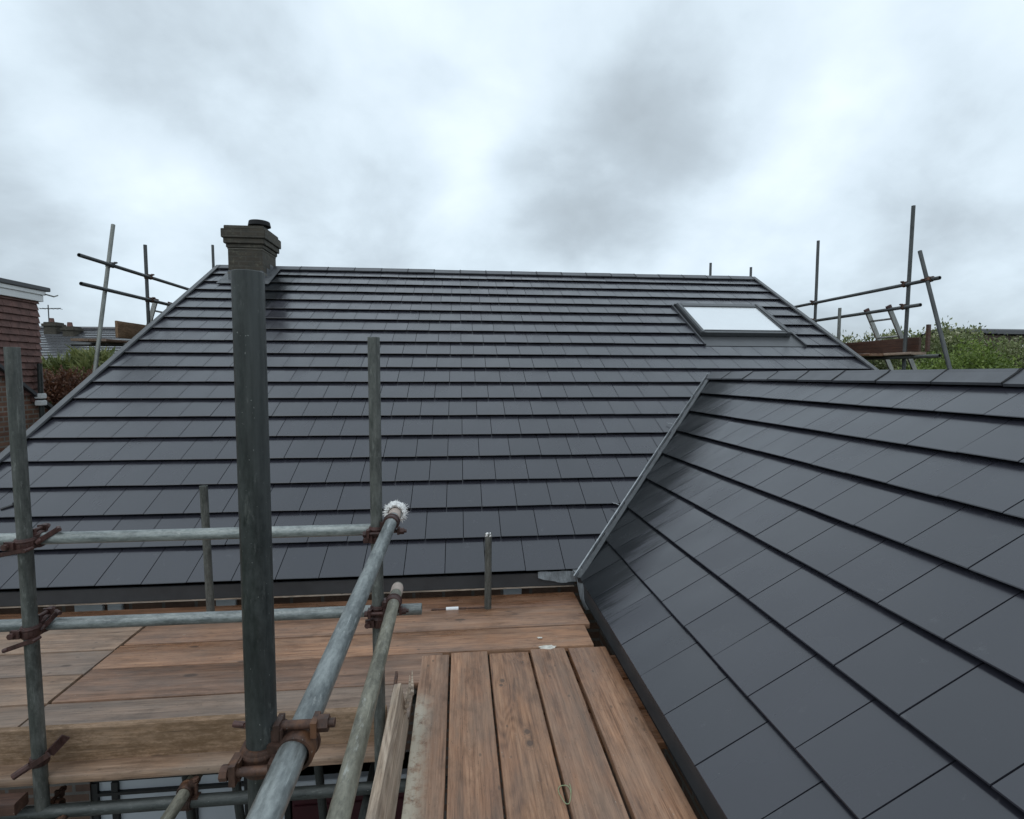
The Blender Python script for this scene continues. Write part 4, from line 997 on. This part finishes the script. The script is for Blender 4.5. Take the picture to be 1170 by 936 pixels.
# boundary fence on the left
fn = thing('fence', 'dark close-boarded fence between the gable and the russet shrub', 'fence', (-9.5, 12.2, -CZ))
bm = bmesh.new()
for k in range(42): box(bm, -4+.125*k-.06, -4+.125*k+.062, -.02, .0, .1, 3.42+.03*math.sin(k*1.7), .003)
link('panel', bm, M['fence'], fn)
for x in (-3.9, -2, -.1, 1.2):
    bm = bmesh.new(); box(bm, x-.06, x+.06, .004, .12, 0, 3.5, .006); link('post', bm, M['fence'], fn)

# ------------------------------------------------------------------ ground
m, nt, b = nmat('lawn'); g = N(nt); tc = g.n('ShaderNodeTexCoord').outputs['Object']
g.put(b.inputs['Base Color'], g.ramp(g.noise(tc, .6, 8, .7), [(.3, (.03, .045, .015)), (.7, (.075, .10, .035))])); b.inputs['Roughness'].default_value = .9
g.put(b.inputs['Normal'], g.bump(g.noise(tc, 30, 4), .6, .03)); M['lawn'] = m
bm = bmesh.new(); bmesh.ops.create_grid(bm, x_segments=40, y_segments=40, size=700)
tag(link('ground', bm, M['lawn'], None, (0, 0, -CZ)), kind='structure')
M['patio'] = plain('patio_slab', (.22, .21, .19), .75, 0, .3, 4, .3)
bm = bmesh.new(); box(bm, -6.2, 7, -4, 3.95, -.06, .012); tag(link('patio', bm, M['patio'], None, (0, 0, -CZ)), kind='structure')

# everything was written relative to the eye: lift it to its height above the ground
for o in list(COL.objects):
    if o.parent is None and o is not camo: o.location.z += CZ

# ------------------------------------------------------------------ sky and light
w = bpy.data.worlds.new('World'); S.world = w; w.use_nodes = True; nt = w.node_tree; nt.nodes.clear(); g = N(nt)
out = nt.nodes.new('ShaderNodeOutputWorld'); bg = nt.nodes.new('ShaderNodeBackground'); nt.links.new(bg.outputs[0], out.inputs[0]); bg.inputs[1].default_value = .10
sky = g.n('ShaderNodeTexSky'); sky.sky_type = 'NISHITA'; sky.sun_disc = False; sky.sun_elevation = rad(58); sky.sun_rotation = rad(-150)
d = g.vmath('NORMALIZE', g.n('ShaderNodeTexCoord').outputs['Generated'])
sx = g.n('ShaderNodeSeparateXYZ'); g.put(sx.inputs[0], d)
zz = g.math('ADD', g.math('MAXIMUM', sx.outputs[2], 0.0), .55)
cx_ = g.n('ShaderNodeCombineXYZ'); g.put(cx_.inputs[0], g.math('DIVIDE', sx.outputs[0], zz)); g.put(cx_.inputs[1], g.math('DIVIDE', sx.outputs[1], zz))
pv = cx_.outputs[0]
n1 = g.noise(pv, 2.6, 8, .52, .3); n2 = g.noise(g.vmath('ADD', pv, (7.3, 2.1, 0)), .9, 3, .5)
wn = g.n('ShaderNodeTexNoise'); g.put(wn.inputs['Vector'], g.vmath('ADD', pv, (3, 9, 1))); wn.inputs['Scale'].default_value = 1.3; wn.inputs['Detail'].default_value = 5
wo = g.vmath('SUBTRACT', wn.outputs['Color'], (.5, .5, .5))
sc_ = g.n('ShaderNodeVectorMath', operation='SCALE'); g.put(sc_.inputs[0], wo); sc_.inputs['Scale'].default_value = .34
dw = g.vmath('NORMALIZE', g.vmath('ADD', d, sc_.outputs[0]))
n3 = g.noise(g.vmath('ADD', pv, (1.3, 5.7, 0)), 6.5, 7, .55, .2)
tone = g.math('ADD', g.math('ADD', g.math('MULTIPLY', g.math('SUBTRACT', n1, .5), .80), g.math('MULTIPLY', g.math('SUBTRACT', n3, .5), .34)), g.math('MULTIPLY', g.math('SUBTRACT', n2, .5), .5))
tone = g.math('ADD', tone, g.map(sx.outputs[2], .0, .30, -.14, .03, True))
for (x, y, z), rdeg, amt in (((.22, .91, .33), 12, -.24), ((.35, .83, .42), 10, -.19), ((.12, .94, .28), 8, -.16), ((-.336, .811, .478), 13, -.22), ((-.62, .75, .25), 13, -.12), ((-.157, .946, .27), 11, -.12),
                             ((.65, .70, .27), 12, -.13), ((-.05, .80, .58), 22, .07), ((.05, .93, .36), 9, .12), ((-.46, .82, .33), 9, .13), ((.45, .75, .50), 10, .12), ((.52, .80, .33), 8, .10)):
    v = Vector((x, y, z)).normalized()
    dt = g.vmath('DOT_PRODUCT', dw, tuple(v))
    tone = g.math('ADD', tone, g.map(dt, math.cos(rad(rdeg)), 1.0, 0, amt, True))
colr = g.ramp(g.math('ADD', tone, .5), [(.0, (.34, .385, .415)), (.28, (.475, .545, .595)), (.50, (.64, .735, .80)), (.78, (.80, .895, .965)), (1.0, (.92, .98, 1.0))])
br = g.mix(1.0, colr, (11.9, 12.1, 12.35), 'MULTIPLY')
mx = g.mix(.94, sky.outputs[0], br)
nt.links.new(mx, bg.inputs[0])
sl = bpy.data.lights.new('sun', 'SUN'); sl.energy = .6; sl.angle = rad(60); sl.color = (1, .97, .93)
so = bpy.data.objects.new('sun', sl); COL.objects.link(so)
az = rad(-150); el = rad(58); sd = Vector((math.sin(az)*math.cos(el), math.cos(az)*math.cos(el), math.sin(el)))
so.rotation_euler = sd.to_track_quat('Z', 'Y').to_euler(); so.location = (0, 0, 30)

S.view_settings.view_transform = 'Standard'; S.view_settings.look = 'None'; S.view_settings.exposure = 0.0; S.view_settings.gamma = 1.0; S.view_settings.use_curve_mapping = False
S.render.engine = 'CYCLES'; S.render.resolution_x = 1024; S.render.resolution_y = 819
